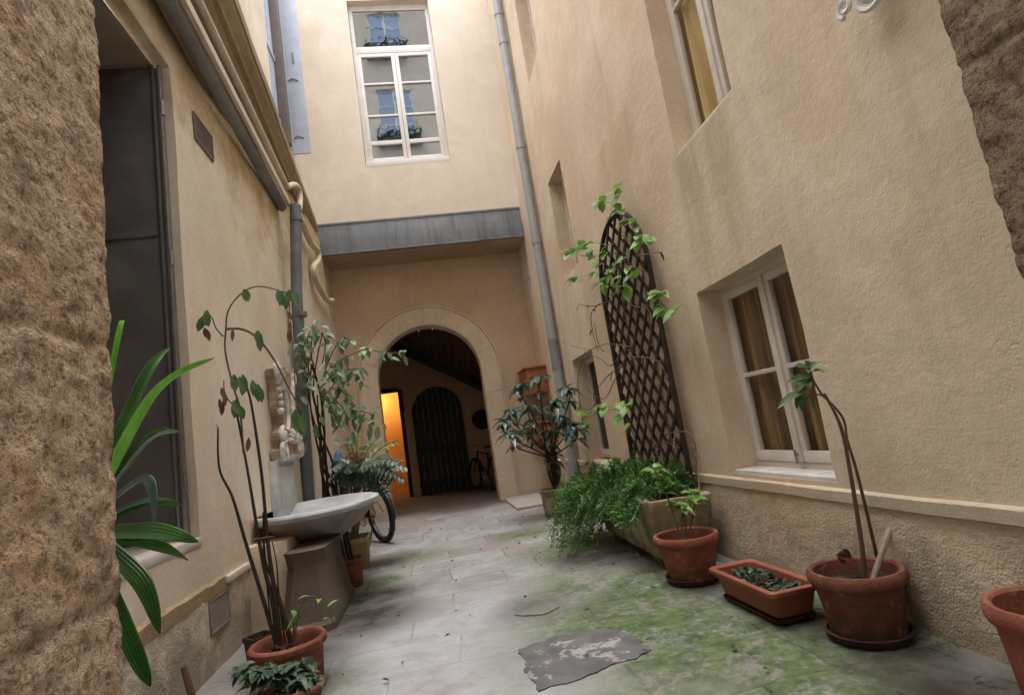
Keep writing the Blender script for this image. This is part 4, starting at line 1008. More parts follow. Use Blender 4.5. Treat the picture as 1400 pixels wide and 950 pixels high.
# --- asparagus fern
af = thing('asparagus_fern', 'bushy feathery green fern spilling over the stone planter', 'fern', (2.2, 6.4, .62))
bm = bmesh.new(); st = bmesh.new()
def plume(base, d, length, droop, nl=26, ll=.075):
    P = []; d = Vector(d).normalized()
    for k in range(9):
        t = k / 8; P.append(Vector(base) + d * length * t + Vector((0, 0, -droop * length * t * t)))
    tube(st, P, [.005 * (1 - .7 * k / 8) for k in range(9)], 3, cap=False)
    for k in range(nl):
        t = .12 + .88 * k / nl; i = min(7, int(t * 8)); p = P[i].lerp(P[i + 1], t * 8 - i); tn = (P[i + 1] - P[i]).normalized()
        for _ in range(3):
            q = (tn * .55 + rv()).normalized(); l = ll * random.uniform(.6, 1.15); s = q.cross(rv()).normalized() * .0085
            v = [bm.verts.new(x) for x in (p - s * .5, p + q * l * .5 - s, p + q * l, p + q * l * .5 + s)]; bm.faces.new(v)
for k in range(210):                                                               # far end, hanging clump
    y = random.gauss(7.15, .24); x = random.uniform(1.95, 2.45); a = random.uniform(-.9, .9)
    d_ = Vector((-1.0 + .5 * random.random(), a * .9 + .15, random.uniform(.15, 1.0)))
    plume((x, y, .66), d_, random.uniform(.5, .98), random.uniform(.75, 1.35))
for k in range(150):                                                               # along the planter
    y = random.uniform(5.45, 7.1); x = random.uniform(2.05, 2.5); d_ = Vector((random.uniform(-.7, .2), random.uniform(-.6, .6), random.uniform(.6, 1.3)))
    plume((x, y, .64), d_, random.uniform(.35, .66), random.uniform(.3, .8))
for k in range(40):
    y = random.uniform(5.3, 6.6); plume((2.02, y, .66), Vector((-.8, random.uniform(-.5, .4), .5)), random.uniform(.25, .42), 1.1)
link('foliage', bm, M['leaf_asp'], af, smooth=-1); link('stem', st, M['stem_green'], af)
# stray weeds at the planter's near foot
bm = bmesh.new()

# --- trellis
tr = thing('garden_trellis', 'dark brown arched lattice trellis standing against the right wall', 'trellis', (2.6, 6.5, .6))
yc, hw, zb, zt_ = 6.47, .80, .66, 3.98
def half_w(z):
    zs = zt_ - .85
    return hw * (1.04 if z < zs else 1.04 * math.sqrt(max(0, 1 - ((z - zs) / .85) ** 2)))
bm = bmesh.new(); XT = XR - .10
def slat(sgn, c, x):
    pts = []
    for k in range(241):
        z = zb + (zt_ - zb) * k / 240; y = c + sgn * (z - zb) * .95
        inside = abs(y - yc) <= half_w(z) - .005
        if inside: pts.append(Vector((x, y, z)))
    if len(pts) > 4:
        a, b = pts[0], pts[-1]; d_ = (b - a).normalized(); s = Vector((1, 0, 0)).cross(d_) * .024
        prism(bm, [a + s, b + s, b - s, a - s], (.018, 0, 0))
k = -12
while k < 16:
    slat(1, yc - hw + k * .275, XT); slat(-1, yc + hw - k * .275, XT - .02); k += 1
link('lattice_slat', bm, M['lattice'], tr, smooth=0)
bm = bmesh.new(); zs = zt_ - .85
path = [Vector((XT - .012, yc - hw * 1.04, zb - .5)), Vector((XT - .012, yc - hw * 1.04, zs))] + [Vector((XT - .012, yc - hw * 1.04 * math.cos(math.pi * q / 24), zs + .85 * math.sin(math.pi * q / 24))) for q in range(1, 24)] + [Vector((XT - .012, yc + hw * 1.04, zs)), Vector((XT - .012, yc + hw * 1.04, zb - .5))]
tube(bm, path, .032, 6); link('arched_frame', bm, M['lattice'], tr)

# --- climbing vine with lime leaves
vn = thing('climbing_vine', 'lime green climbing vine with dry tendrils over the top of the trellis', 'vine', (2.5, 6.5, .62))
bm = bmesh.new(); lf = bmesh.new(); dry = bmesh.new()
def tw(pts, x, r=.008, mesh=None, jit=.0):
    P = smooth_path([at(*p, x=x) + rv(jit) for p in pts], 6); tube(mesh or bm, P, [r * (1 - .5 * k / (len(P) - 1)) for k in range(len(P))], 5); return P
def lv(mesh, p, size, n=1, zup=1.0):
    for _ in range(n):
        d_ = Vector((random.uniform(-1, .1), random.uniform(-1, 1), random.uniform(-.5, .6))); leaf(mesh, p, d_, Vector((-.4, -.5, zup)), size * random.uniform(.75, 1.2), size * random.uniform(.6, .85), .35, .12, 4)
X_ = 2.50
m1 = tw([(905, 640), (880, 560), (862, 470), (850, 400), (845, 340), (850, 300)], X_, .012)
m2 = tw([(925, 640), (910, 560), (893, 470), (880, 380), (868, 320), (858, 298)], X_, .010)
for pts in ([(850, 300), (846, 285), (840, 270), (845, 258)], [(850, 300), (838, 280), (822, 276)], [(848, 330), (830, 335), (810, 332), (795, 338)], [(846, 345), (825, 350), (800, 350), (780, 345)], [(846, 360), (820, 372), (800, 378), (786, 378)],
            [(848, 370), (815, 355), (805, 340)], [(850, 360), (835, 372), (830, 385)], [(852, 340), (860, 360), (870, 380)], [(860, 300), (872, 318), (880, 330)], [(850, 400), (838, 392), (820, 388)], [(902, 410), (912, 422), (925, 424)], [(895, 395), (905, 400)]):
    P = tw(pts, X_ - .05, .006)
    for q in P[len(P) // 3::3]: lv(lf, q, .13, 1)
    lv(lf, P[-1], .17, 2)
for p, s_ in (((852, 262), .16), ((822, 274), .18), ((848, 288), .15), ((858, 300), .15), ((840, 292), .13), ((866, 305), .13), ((872, 322), .13), ((858, 325), .13), ((798, 340), .20), ((785, 346), .17), ((788, 378), .18), ((806, 333), .15), ((830, 345), .15), ((820, 362), .15), ((812, 378), .14), ((838, 372), .15), ((856, 392), .17), ((850, 378), .14), ((840, 400), .14), ((832, 388), .14), ((906, 405), .14), ((908, 425), .16), ((900, 415), .12), ((880, 322), .12), ((845, 355), .12), ((810, 350), .13)):
    lv(lf, at(*p, x=X_ - .06), s_, 2)
# lower lime cluster
P = tw([(880, 640), (868, 600), (858, 575), (845, 560), (815, 565), (795, 575)], 2.35, .007)
for p, s_ in (((858, 552), .17), ((845, 552), .18), ((830, 556), .17), ((815, 560), .19), ((803, 570), .20), ((800, 580), .17), ((850, 572), .17), ((862, 580), .15), ((795, 562), .14), ((835, 635), .14), ((850, 640), .12), ((872, 655), .1)): lv(lf, at(*p, x=2.32), s_, 2)
for pts in ([(868, 470), (850, 480), (835, 500), (820, 490), (800, 485), (785, 492)], [(865, 475), (830, 470), (805, 478), (780, 472)], [(860, 480), (840, 520), (825, 545), (800, 530)], [(862, 488), (890, 490), (905, 500), (912, 520)], [(850, 500), (830, 515), (812, 540), (815, 560)], [(855, 360), (852, 345), (856, 320)], [(855, 365), (878, 368), (882, 372)], [(858, 412), (870, 420), (885, 418)], [(820, 415), (808, 430), (812, 460), (818, 480)], [(835, 410), (815, 418), (800, 418), (790, 415)], [(870, 350), (895, 346), (905, 345)],
            [(800, 610), (796, 570), (790, 520), (800, 480)], [(780, 540), (800, 560), (820, 550)], [(910, 640), (905, 600), (935, 590), (950, 605), (952, 650)], [(880, 620), (905, 605), (930, 612)], [(825, 480), (818, 470), (812, 440)]):
    P = tw(pts, X_ - .12, .008, dry)
    if random.random() < .7:
        for q in P[4::6]: leaf(dry, q, rv(), Vector((0, 0, 1)), .1, .025, .6)
link('stem', bm, M['stem_brown'], vn); link('foliage', lf, M['leaf_lime'], vn, smooth=-1); link('dry_tendril', dry, M['stem_brown'], vn)

# --- small-leaved dark shrub in a pale pot by the porch (right)
t5 = make_pot('potted_plant', 'pale pot with a tall dark leaved shrub in front of the letterboxes', 'potted plant', (1.95, 9.75, 0), .30, .24, .46, M['beige_stone'], saucer=False, rim_h=.05)
bm = bmesh.new(); lf = bmesh.new(); Y5 = 9.7
def rosette(mesh, p, n, ll, w, spread=1.0, droop=.4, upv=.5):
    a0 = random.random() * 6
    for k in range(n):
        a = a0 + 6.28 * k / n + random.uniform(-.3, .3); d_ = Vector((math.cos(a) * spread, math.sin(a) * spread, random.uniform(-.3, upv))); leaf(mesh, p, d_, Vector((0, 0, 1)), ll * random.uniform(.7, 1.2), w * random.uniform(.8, 1.15), droop, .12, 4)
for tip in ((712, 525), (735, 515), (700, 590), (722, 555), (742, 560), (758, 548), (775, 530), (770, 575), (752, 590), (728, 585), (785, 580), (755, 620), (700, 560), (690, 575)):
    q = at(*tip, y=Y5 + random.uniform(-.3, .3)); P = smooth_path([Vector((1.95, 9.75, .4)), Vector((1.97 + random.uniform(-.1, .1), 9.75, .9)), q - Vector((0, 0, .25)), q], 5)
    tube(bm, P, [.02 * (1 - .7 * k / (len(P) - 1)) for k in range(len(P))], 6)
    rosette(lf, q, 10, .26, .105, 1, .5); rosette(lf, P[-3], 7, .26, .10, 1, .6); rosette(lf, P[-6], 5, .22, .09, 1, .6)
link('stem', bm, M['stem_dark'], t5); link('foliage', lf, M['leaf_dark'], t5, smooth=-1)

# --- left pot: tall canes
t6 = make_pot('potted_plant', 'wide terracotta pot with tall nearly bare black canes against the left wall', 'potted plant', (-1.20, 4.42, 0), .265, .22, .31, M['terracotta'], saucer=False, rim_h=.055, oval=1)
lf = bmesh.new(); dd = bmesh.new()
YC = 4.45
for pts, r in (([(378, 880), (357, 810), (335, 738), (318, 680), (300, 640), (298, 585)], .016), ([(381, 880), (372, 820), (360, 770), (348, 700), (338, 640), (322, 555)], .018), ([(384, 882), (374, 800), (366, 740), (358, 650), (345, 560), (338, 530)], .018),
               ([(398, 878), (385, 830), (372, 790), (362, 762), (360, 700)], .018), ([(390, 880), (382, 820), (378, 770), (372, 740)], .008), ([(376, 880), (368, 830), (363, 780)], .008)):
    bm = bmesh.new(); P = smooth_path([at(*p, y=YC + .02 * k) for k, p in enumerate(pts)], 6); tube(bm, P, [r * (1 - .6 * k / (len(P) - 1)) for k in range(len(P))], 7); link('cane', bm, M['stem_dark'], t6)
bm = bmesh.new()
for pts, r in (([(333, 620), (328, 560), (318, 525), (308, 480), (309, 448), (312, 425), (326, 405), (345, 393), (365, 393), (392, 401)], .008), ([(309, 450), (330, 450), (352, 462), (375, 492), (392, 525), (412, 562)], .010), ([(305, 460), (295, 448), (290, 435), (284, 428)], .006), ([(320, 555), (308, 540), (306, 520)], .006), ([(392, 401), (396, 420), (394, 440), (398, 458)], .005), ([(298, 585), (296, 580)], .004), ([(412, 562), (408, 580)], .006), ([(398, 450), (402, 500), (405, 560)], .004)):
    P = smooth_path([at(*p, y=YC + .05) for p in pts], 6); tube(bm, P, [r * (1 - .4 * k / (len(P) - 1)) for k in range(len(P))], 6)
tube(bm, [at(375, 733, y=YC), at(345, 737, y=YC)], .006, 6)
link('arching_shoot', bm, M['stem_brown'], t6)
def hang(mesh, pts, y, sz, wd):
    for p in pts: leaf(mesh, at(*p, y=y + random.uniform(-.05, .05)), Vector((random.uniform(-.3, .3), -.1, -1)), Vector((.2, -1, .1)), sz * random.uniform(.8, 1.15), wd * random.uniform(.8, 1.1), .0, .1)
hang(lf, ((281, 425), (283, 424), (278, 432), (380, 396), (386, 398), (396, 396), (401, 398), (393, 400), (334, 395), (336, 396), (327, 515), (332, 512), (336, 520), (345, 520), (352, 525), (356, 530), (320, 512), (319, 548), (324, 545), (328, 555), (352, 452), (355, 458), (404, 560), (410, 568), (405, 572), (414, 565)), YC, .135, .06)
hang(dd, ((303, 530), (306, 535), (310, 540), (300, 545), (304, 550), (280, 448), (282, 450), (393, 425), (397, 440), (394, 452), (318, 450), (340, 598)), YC, .10, .035)
link('foliage', lf, M['leaf_cane'], t6, smooth=-1); link('withered_foliage', dd, M['leaf_dead'], t6, smooth=-1)
lf = bmesh.new(); bm = bmesh.new()
for pts in ([(402, 878), (402, 850), (408, 838), (412, 845)], [(402, 875), (410, 832), (425, 815), (445, 825), (455, 850)], [(400, 876), (404, 845), (415, 843)]):
    P = smooth_path([at(*p, y=YC - .05) for p in pts], 5); tube(bm, P, .005, 5)
    for q in P[len(P) // 2::3]: leaf(lf, q, rv() - Vector((0, 0, .3)), Vector((0, 0, 1)), .1, .035, .3)
link('seedling_stem', bm, M['stem_green'], t6); link('seedling_foliage', lf, M['leaf_young'], t6, smooth=-1)

# small dark square pot peeping out behind
bm = bmesh.new(); lathe(bm, [(0, 0), (.09, 0), (.115, .25), (.125, .25), (.125, .285), (.108, .285), (.10, .23), (0, .22)], (-1.50, 4.78, 0), 4)
for v in bm.verts: v.co = Matrix.Rotation(0, 3, 'Z') @ v.co
tag(link('nursery_pot', bm, simple('dark brown plastic', (.05, .028, .026), .5)), 'small dark brown square nursery pot behind the wide terracotta pot', 'plant pot')

# --- front small pot with trailing plant + white pot
t7 = make_pot('potted_plant', 'small terracotta pot with trailing grey green leaves in front of the wide pot', 'potted plant', (-1.02, 3.92, 0), .16, .12, .17, M['terracotta_dark'], saucer=False, rim_h=.035, soil=.04)
lf = bmesh.new(); bm = bmesh.new()
for k in range(46):
    a = random.uniform(0, 6.28); q = at(random.uniform(325, 436), random.uniform(910, 945), y=3.92 + random.uniform(-.08, .12)); b0 = Vector((-1.02 + .08 * math.cos(a), 3.92 + .08 * math.sin(a), .13))
    P = smooth_path([b0, b0.lerp(q, .5) + Vector((0, 0, .06)), q], 3); tube(bm, P, .003, 4, cap=False)
    for p in P[2:]:
        for _ in range(2): d_ = rv(); d_.z = abs(d_.z) * .4; leaf(lf, p, d_, Vector((0, -.2, 1)), random.uniform(.06, .11), random.uniform(.03, .05), .4)
for p in ((425, 910), (430, 918), (420, 915), (428, 925)):
    leaf(lf, at(*p, y=3.95), rv() + Vector((0, 0, .4)), Vector((0, -.5, 1)), .1, .06, .2)
link('stem', bm, M['stem_green'], t7); link('foliage', lf, M['leaf_low'], t7, smooth=-1)
wp = make_pot('potted_plant', 'small white pot at the lower left edge beside the trailing plant', 'plant pot', (-1.22, 3.72, 0), .11, .085, .15, M['white_paint'], saucer=False, rim_h=.03, soil=.03)
bm = bmesh.new(); tube(bm, [Vector((-1.52, 3.78, 0)), at(258, 935, x=-1.58), at(251, 910, x=-1.6)], [.022, .021, .02], 8)
tag(link('wooden_stake', bm, M['stem_brown']), 'short brown wooden stake leaning at the foot of the left wall', 'stake')

# --- terracotta pot right of the pedestal, ivy up the drainpipe
t8 = make_pot('potted_plant', 'terracotta pot with a few bare dark canes right of the fountain pedestal', 'potted plant', (-1.17, 7.24, 0), .155, .115, .32, M['terracotta'], saucer=False, rim_h=.05)
for dx, tx in ((-.05, -1.52), (.0, -1.46), (.04, -1.40)):
    bm = bmesh.new(); P = smooth_path([(-1.18 + dx, 7.26, .2), (-1.27 + dx, 7.55, .5), (-1.36 + dx, 7.95, .8), (tx, 8.42, 1.25)], 5); tube(bm, P, .017, 7); link('cane', bm, M['stem_dark'], t8)
t8 = thing('climbing_ivy', 'pale leaved ivy with dark tangled stems climbing the left drainpipe behind the basin', 'ivy', (-1.6, 8.35, 0))
Y8 = 8.1; lf = bmesh.new()
for k in range(9):
    bm = bmesh.new(); o0 = random.uniform(-.10, .12); P = [Vector((-1.62 + o0, 8.34, 0.0))]
    for q, (px, py) in enumerate(((452, 690), (446, 640), (438, 590), (432, 540), (428, 490), (432, 455))):
        P.append(at(px + random.uniform(-11, 11), py, y=8.38 - .04 * q + random.uniform(-.05, .05)))
    P = smooth_path(P[:5 + k % 3], 6); r = random.uniform(.012, .026); tube(bm, P, [r * (1 - .5 * q / (len(P) - 1)) for q in range(len(P))], 7); link('vine_stem', bm, M['stem_dark'], t8)
bm = bmesh.new()
for pts in ([(430, 500), (420, 470), (425, 450), (432, 442)], [(440, 520), (455, 480), (470, 462), (480, 468)], [(445, 510), (470, 490), (500, 478), (530, 483), (552, 481)], [(445, 540), (470, 510), (490, 505), (498, 520)], [(440, 540), (455, 560), (462, 580)], [(420, 500), (410, 480), (406, 462)],
            [(450, 530), (475, 540), (485, 560), (488, 575)], [(452, 500), (462, 510), (470, 530)], [(425, 520), (415, 505), (412, 490)], [(420, 590), (412, 575), (405, 570)], [(440, 500), (445, 470), (440, 455)], [(455, 545), (470, 560), (478, 590)], [(478, 560), (505, 565), (510, 580)]):
    y_ = Y8 + random.uniform(-.15, .15); P = smooth_path([at(*p, y=y_) for p in pts], 5); tube(bm, P, .008, 5)
    for q in P[3:]:
        for _ in range(random.choice((1, 1, 2))):
            d_ = Vector((random.uniform(-.8, .8), random.uniform(-.9, .3), random.uniform(-1, .1))); leaf(lf, q + rv(.06), d_, Vector((0, -.6, .8)), random.uniform(.10, .17), random.uniform(.055, .09), .3, .15)
for k in range(48):
    q = at(random.gauss(455, 27), random.gauss(525, 40), y=Y8 + random.uniform(-.25, .2)); d_ = Vector((random.uniform(-.7, .7), random.uniform(-.8, .2), random.uniform(-1, .1))); leaf(lf, q, d_, Vector((0, -.6, .8)), random.uniform(.10, .18), random.uniform(.055, .095), .3, .15)
link('twig', bm, M['stem_brown'], t8); link('foliage', lf, M['leaf_ivy'], t8, smooth=-1)

# --- square ochre planter with fern
t9 = thing('potted_plant', 'square ochre planter with a spiky blue green fern behind the basin', 'potted plant', (-1.28, 8.35, 0))
c0 = Vector((-1.27, 8.36, 0)); rot = Matrix.Rotation(R(4), 4, 'Z'); bm = bmesh.new()
loft(bm, [rrect(.15, .22, 0, .03), rrect(.16, .235, .02, .03), rrect(.185, .26, .34, .03), rrect(.205, .28, .345, .03), rrect(.205, .28, .41, .03), rrect(.18, .255, .41, .03), rrect(.17, .245, .34, .03)], True)
pq = link('pot', bm, M['ochre_pot'], t9)
bm = bmesh.new(); loft(bm, [rrect(.175, .25, .355, .03), rrect(.05, .1, .375, .03)], False, True); link('soil', bm, M['soil'], pq)
lf = bmesh.new(); lb_ = bmesh.new(); bm = bmesh.new()
def frond(mesh, pts, n, ll, y):
    P = smooth_path(pts, 6); tube(bm, P, .008, 5)
    for k in range(n):
        t = .12 + .86 * k / n * (len(P) - 1) / (len(P) - 1); i = min(len(P) - 2, int(t * (len(P) - 1))); p = P[i]; tn = (P[i + 1] - P[i]).normalized(); s = tn.cross(Vector((0, -.5, 1))).normalized()
        for sg in (-1, 1): leaf(mesh, p, s * sg + tn * .55 + Vector((0, 0, .1)), Vector((0, -.3, 1)), ll * (1 - .55 * abs(2 * k / n - .8)), ll * .26, .25, .1, 3)
cr = at(488, 650, y=8.4)
bm_c = [cr, Vector((-1.27, 8.36, .38))]
tube(bm, [bm_c[1], bm_c[0]], .05, 8)
for tip in ((548, 632), (540, 640), (455, 640), (462, 662), (505, 672), (480, 676), (520, 665), (545, 650), (450, 655), (470, 645), (535, 660), (495, 660), (556, 640), (552, 655), (515, 645), (465, 672), (530, 675), (500, 640)):
    q = at(*tip, y=8.3 + random.uniform(-.45, .3)); mid = cr.lerp(q, .5) + Vector((0, 0, .14)); frond(lf, [cr, mid, q], 18, .23, 8.3)
for tip in ((545, 602), (520, 596), (478, 598), (470, 606), (490, 590), (505, 606)):
    q = at(*tip, y=8.6 + random.uniform(-.3, .3)); mid = cr.lerp(q, .55) + Vector((0, 0, .1)); frond(lb_, [cr, mid, q], 12, .17, 8.3)
link('stem', bm, M['stem_brown'], t9); link('frond', lf, M['leaf_fern'], t9, smooth=-1); link('young_frond', lb_, M['leaf_fern_bright'], t9, smooth=-1)

# ================================================================== BICYCLES
def bicycle(name, lab, origin, heading, lean, paint, scale=1.0, stand=False, cover=None):
    t = thing(name, lab, 'bicycle', origin)
    hd = Vector((math.cos(heading), math.sin(heading), 0)); sd = Vector((-hd.y, hd.x, 0)); upv = (Vector((0, 0, 1)) * math.cos(lean) + sd * math.sin(lean)).normalized(); sd = hd.cross(upv)
    k = scale; O = Vector(origin)
    def W(a, h, s=0): return O + hd * a * k + upv * h * k + sd * s * k
    r = .47; fw, rw = (1.50, r), (0, r)
    for wx, wz in (rw, fw):
        bm = bmesh.new(); n = 40
        def ring(rad, tr, nm=40): return [W(wx + rad * math.cos(6.2832 * q / nm), wz + rad * math.sin(6.2832 * q / nm)) for q in range(nm + 1)]
        tube(bm, ring(r - .035, 0), .05 * k, 8, cap=False); w = link('wheel', bm, M['black_rubber'], t)
        bm = bmesh.new(); tube(bm, ring(r - .085, 0), .018 * k, 6, cap=False); link('rim', bm, M['chrome'], w)
        bm = bmesh.new()
        for q in range(18): a = 6.2832 * q / 18; tube(bm, [W(wx, wz, .03 * (-1) ** q), W(wx + (r - .09) * math.cos(a), wz + (r - .09) * math.sin(a))], .0035 * k, 3, cap=False)
        tube(bm, [W(wx, wz, -.09), W(wx, wz, .09)], .03 * k, 8); link('spoke', bm, M['chrome'], w)
    bm = bmesh.new(); bb = (.62, .40); se = (.42, 1.08); hh = (1.22, 1.12); hl = (1.27, .92)
    for a, b, rr in ((bb, se, .024), (bb, hl, .028), (hh, (.46, 1.0), .024), (hh, hl, .03)): tube(bm, [W(*a), W(*b)], rr * k, 8)
    for s in (-1, 1):
        tube(bm, [W(*bb, s * .04), W(*rw, s * .075)], .014 * k, 6); tube(bm, [W(.44, .98, s * .03), W(*rw, s * .075)], .012 * k, 6); tube(bm, [W(*hl, s * .03), W(1.38, .70, s * .07), W(*fw, s * .075)], .018 * k, 6)
    link('frame', bm, paint, t)
    bm = bmesh.new(); tube(bm, [W(*hh), W(1.20, 1.28)], .02 * k, 8); tube(bm, smooth_path([W(1.05, 1.30, -.42), W(1.17, 1.34, -.25), W(1.22, 1.30, 0), W(1.17, 1.34, .25), W(1.05, 1.30, .42)], 4), .018 * k, 8); link('handlebar', bm, M['chrome'], t)
    bm = bmesh.new()
    for s in (-1, 1): tube(bm, [W(1.06, 1.30, s * .42), W(.93, 1.29, s * .43)], .027 * k, 8)
    link('grip', bm, M['black_rubber'], t)
    bm = bmesh.new(); tube(bm, [W(*se), W(.40, 1.18)], .018 * k, 8); link('seat_post', bm, M['chrome'], t)
    bm = bmesh.new(); rows = []
    for q in range(9):
        u = q / 8; wd = .03 + .12 * (1 - u) ** 1.2; rows.append([bm.verts.new(W(.22 + .42 * u, 1.20 + .05 * math.sin(math.pi * v_) - .01 * u, wd * math.cos(math.pi * v_))) for v_ in [z / 8 for z in range(9)]])
    for a, b in zip(rows, rows[1:]):
        for q in range(8): bm.faces.new((a[q], a[q + 1], b[q + 1], b[q]))
    bm.faces.new(rows[0]); bm.faces.new(rows[-1][::-1]); link('saddle', bm, M['black_rubber'], t)
    bm = bmesh.new(); P = [W(rw[0] + (r + .035) * math.cos(R(a)), rw[1] + (r + .035) * math.sin(R(a)), 0) for a in range(20, 200, 12)]; tube(bm, P, .035 * k, 6); link('mudguard', bm, M['black_metal'], t)
    bm = bmesh.new(); tube(bm, [W(*bb, -.1), W(*bb, .1)], .03 * k, 10)
    tube(bm, [W(bb[0] + .13 * math.cos(6.2832 * q / 24), bb[1] + .13 * math.sin(6.2832 * q / 24), -.08) for q in range(25)], .012 * k, 5, cap=False)
    for s in (-1, 1): tube(bm, [W(*bb, s * .11), W(bb[0] + s * .22, bb[1] - s * .1, s * .12)], .014 * k, 6); tube(bm, [W(bb[0] + s * .22, bb[1] - s * .1, s * .12), W(bb[0] + s * .22, bb[1] - s * .1, s * .24)], .025 * k, 6)
    link('crank', bm, M['chrome'], t)
    bm = bmesh.new(); tube(bm, [W(.12, .38, -.09), W(.0, .0, -.30)], .014 * k, 6); link('kickstand', bm, M['black_metal'], t)
    return t, W
hdg = math.atan2(.866, -.5)
bk, W = bicycle('bicycle', 'bicycle with a red frame parked behind the square ochre planter', at(526, 742, z=0) + Vector((0, .1, 0)), hdg, R(4), M['red_paint'])
bp = W(.45, 1.3)
bm = bmesh.new(); q = bmesh.ops.create_icosphere(bm, subdivisions=3, radius=1)
for v in q['verts']: v.co = Vector((v.co.x * .17, v.co.y * .2, v.co.z * .17)) * (1 + .15 * noise.noise(v.co * 2)) + at(484, 633, y=9.6)
tag(link('red_bag', bm, M['red_cloth']), 'rounded red bag on the bicycle saddle behind the fern', 'bag')
bm = bmesh.new(); q = bmesh.ops.create_icosphere(bm, subdivisions=3, radius=1)
for v in q['verts']: v.co = Vector((v.co.x * .09, v.co.y * .16, v.co.z * .22)) * (1 + .2 * noise.noise(v.co * 2)) + at(463, 633, y=10.1)
tag(link('blue_bag', bm, M['blue_cloth']), 'blue bag hanging beside the red bag behind the fern', 'bag')
bicycle('bicycle', 'black bicycle standing in the dark vestibule right of the arched door', (1.55, 15.9, 0), R(108), R(-3), M['black_metal'])
bm = bmesh.new(); c = at(659, 573, y=YB - .05); n = 40
lathe(bm, [(0, 0), (.30, 0), (.33, .02), (.33, .05), (.30, .06), (.27, .04), (0, .035)], (0, 0, 0), n)
for v in bm.verts: v.co = Vector((v.co.x, -v.co.z, v.co.y)) + c
tag(link('round_mirror', bm, M['door_wood']), 'dark round mirror on the back wall above the black bicycle', 'mirror')

# ================================================================== LETTERBOXES
def letterbox(y0, y1, z0, z1, x0, lab):
    t = thing('letterbox_rack', lab, 'letterbox', (x0, (y0 + y1) / 2, z0))
    bm = bmesh.new(); box(bm, (x0 + .03, y0, z0), (XR - .0, y1, z1), .012); box(bm, (x0 - .03, y0 - .04, z1), (XR, y1 + .04, z1 + .035), .008); link('case', bm, M['letter_wood'], t)
    n = 3
    for k in range(n):
        a = y0 + (y1 - y0) * k / n + .03; b = y0 + (y1 - y0) * (k + 1) / n - .03
        bm = bmesh.new(); box(bm, (x0 + .005, a, z0 + .04), (x0 + .03, b, z1 - .04), .008); d_ = link('flap_door', bm, M['letter_wood'], t)
        bm = bmesh.new(); box(bm, (x0 - .002, a + .06, z1 - .2), (x0 + .006, b - .06, z1 - .15)); link('slot', bm, M['letter_dark'], d_)
letterbox(12.25, 13.2, 2.28, 2.86, 2.18, 'upper red brown wooden letterbox rack on the porch wall')
letterbox(12.25, 13.2, 1.15, 1.62, 2.22, 'lower red brown wooden letterbox rack on the porch wall')

# ================================================================== white iron bracket top right
ib = thing('lamp_bracket', 'white wrought iron scroll bracket high on the right wall', 'bracket', (XR, 2.42, 3.5))
bm = bmesh.new()
def scroll(c, r, a0, turns, rad=.016, out=.0):
    P = []
    for k in range(34):
        t = k / 33; a = a0 + turns * 6.2832 * t; rr = r * (1 - .72 * t); P.append(Vector((c[0] - out * t, c[1] + rr * math.cos(a), c[2] + rr * math.sin(a))))
    tube(bm, P, rad, 7); return P
cs = at(1188, -6, x=2.56)
scroll((2.56, cs.y, cs.z + .02), .10, R(-150), 1.3); scroll((2.60, cs.y + .03, cs.z + .04), .075, R(-100), -1.2); scroll((2.56, at(1152, -3, x=2.56).y, cs.z + .06), .055, R(-60), 1.2)
scroll((2.57, cs.y - .08, cs.z + .08), .08, R(-120), -1.2)
tube(bm, smooth_path([(2.56, cs.y - .02, cs.z + .1), (2.5, cs.y, cs.z + .35), (2.4, cs.y, cs.z + .55), (2.2, cs.y, cs.z + .6)], 6), .016, 8)
link('scrollwork', bm, M['white_iron'], ib)
bm = bmesh.new(); box(bm, (2.62, cs.y - .04, cs.z + .12), (XR + .01, cs.y + .04, cs.z + .7), .01); link('wall_plate', bm, M['white_iron'], ib)

# ================================================================== strap-leaved plant behind the left jamb
ty = thing('potted_plant', 'strap leaved plant with long pointed green blades behind the left stone jamb', 'potted plant', (-1.42, 2.45, 0))
p_ = link('pot', pot_mesh(Vector((-1.42, 2.45, 0)), .26, .2, .36), M['terracotta'], ty); link('soil', soil_mesh(Vector((-1.42, 2.45, 0)), .2, .28), M['soil'], p_)
bm = bmesh.new(); tube(bm, [(-1.42, 2.45, .28), (-1.40, 2.44, .9), (-1.38, 2.42, 1.35)], [.05, .045, .04], 10); link('trunk', bm, M['stem_brown'], ty)
def strap(base, mid, tip, w, mat, dy, thick=.0):
    bm = bmesh.new(); P = smooth_path([base, mid, tip], 14); n = len(P); rows = []
    for k, p in enumerate(P):
        t = k / (n - 1); tn = (P[min(k + 1, n - 1)] - P[max(k - 1, 0)]).normalized(); view = Vector((0.1, -1, 1.0 + dy)).normalized(); s = tn.cross(view).normalized(); nr = s.cross(tn)
        ww = w / 2 * min(1, .45 + t * 2.2) * (1 - max(0, (t - .45) / .55) ** 1.8) + .0015
        ww *= 1 + .05 * noise.noise(p * 9)
        rows.append([bm.verts.new(p + s * ww * q / 6 + nr * (ww * .34 * abs(q / 6) ** 1.3 + (.0022 if q % 2 else -.0022) * min(1, ww / .02))) for q in range(6, -7, -1)])
    for a, b in zip(rows, rows[1:]):
        for q in range(12): bm.faces.new((a[q], a[q + 1], b[q + 1], b[q]))
    link('blade', bm, mat, ty, smooth=0)
C_ = Vector((-1.38, 2.42, 1.38))
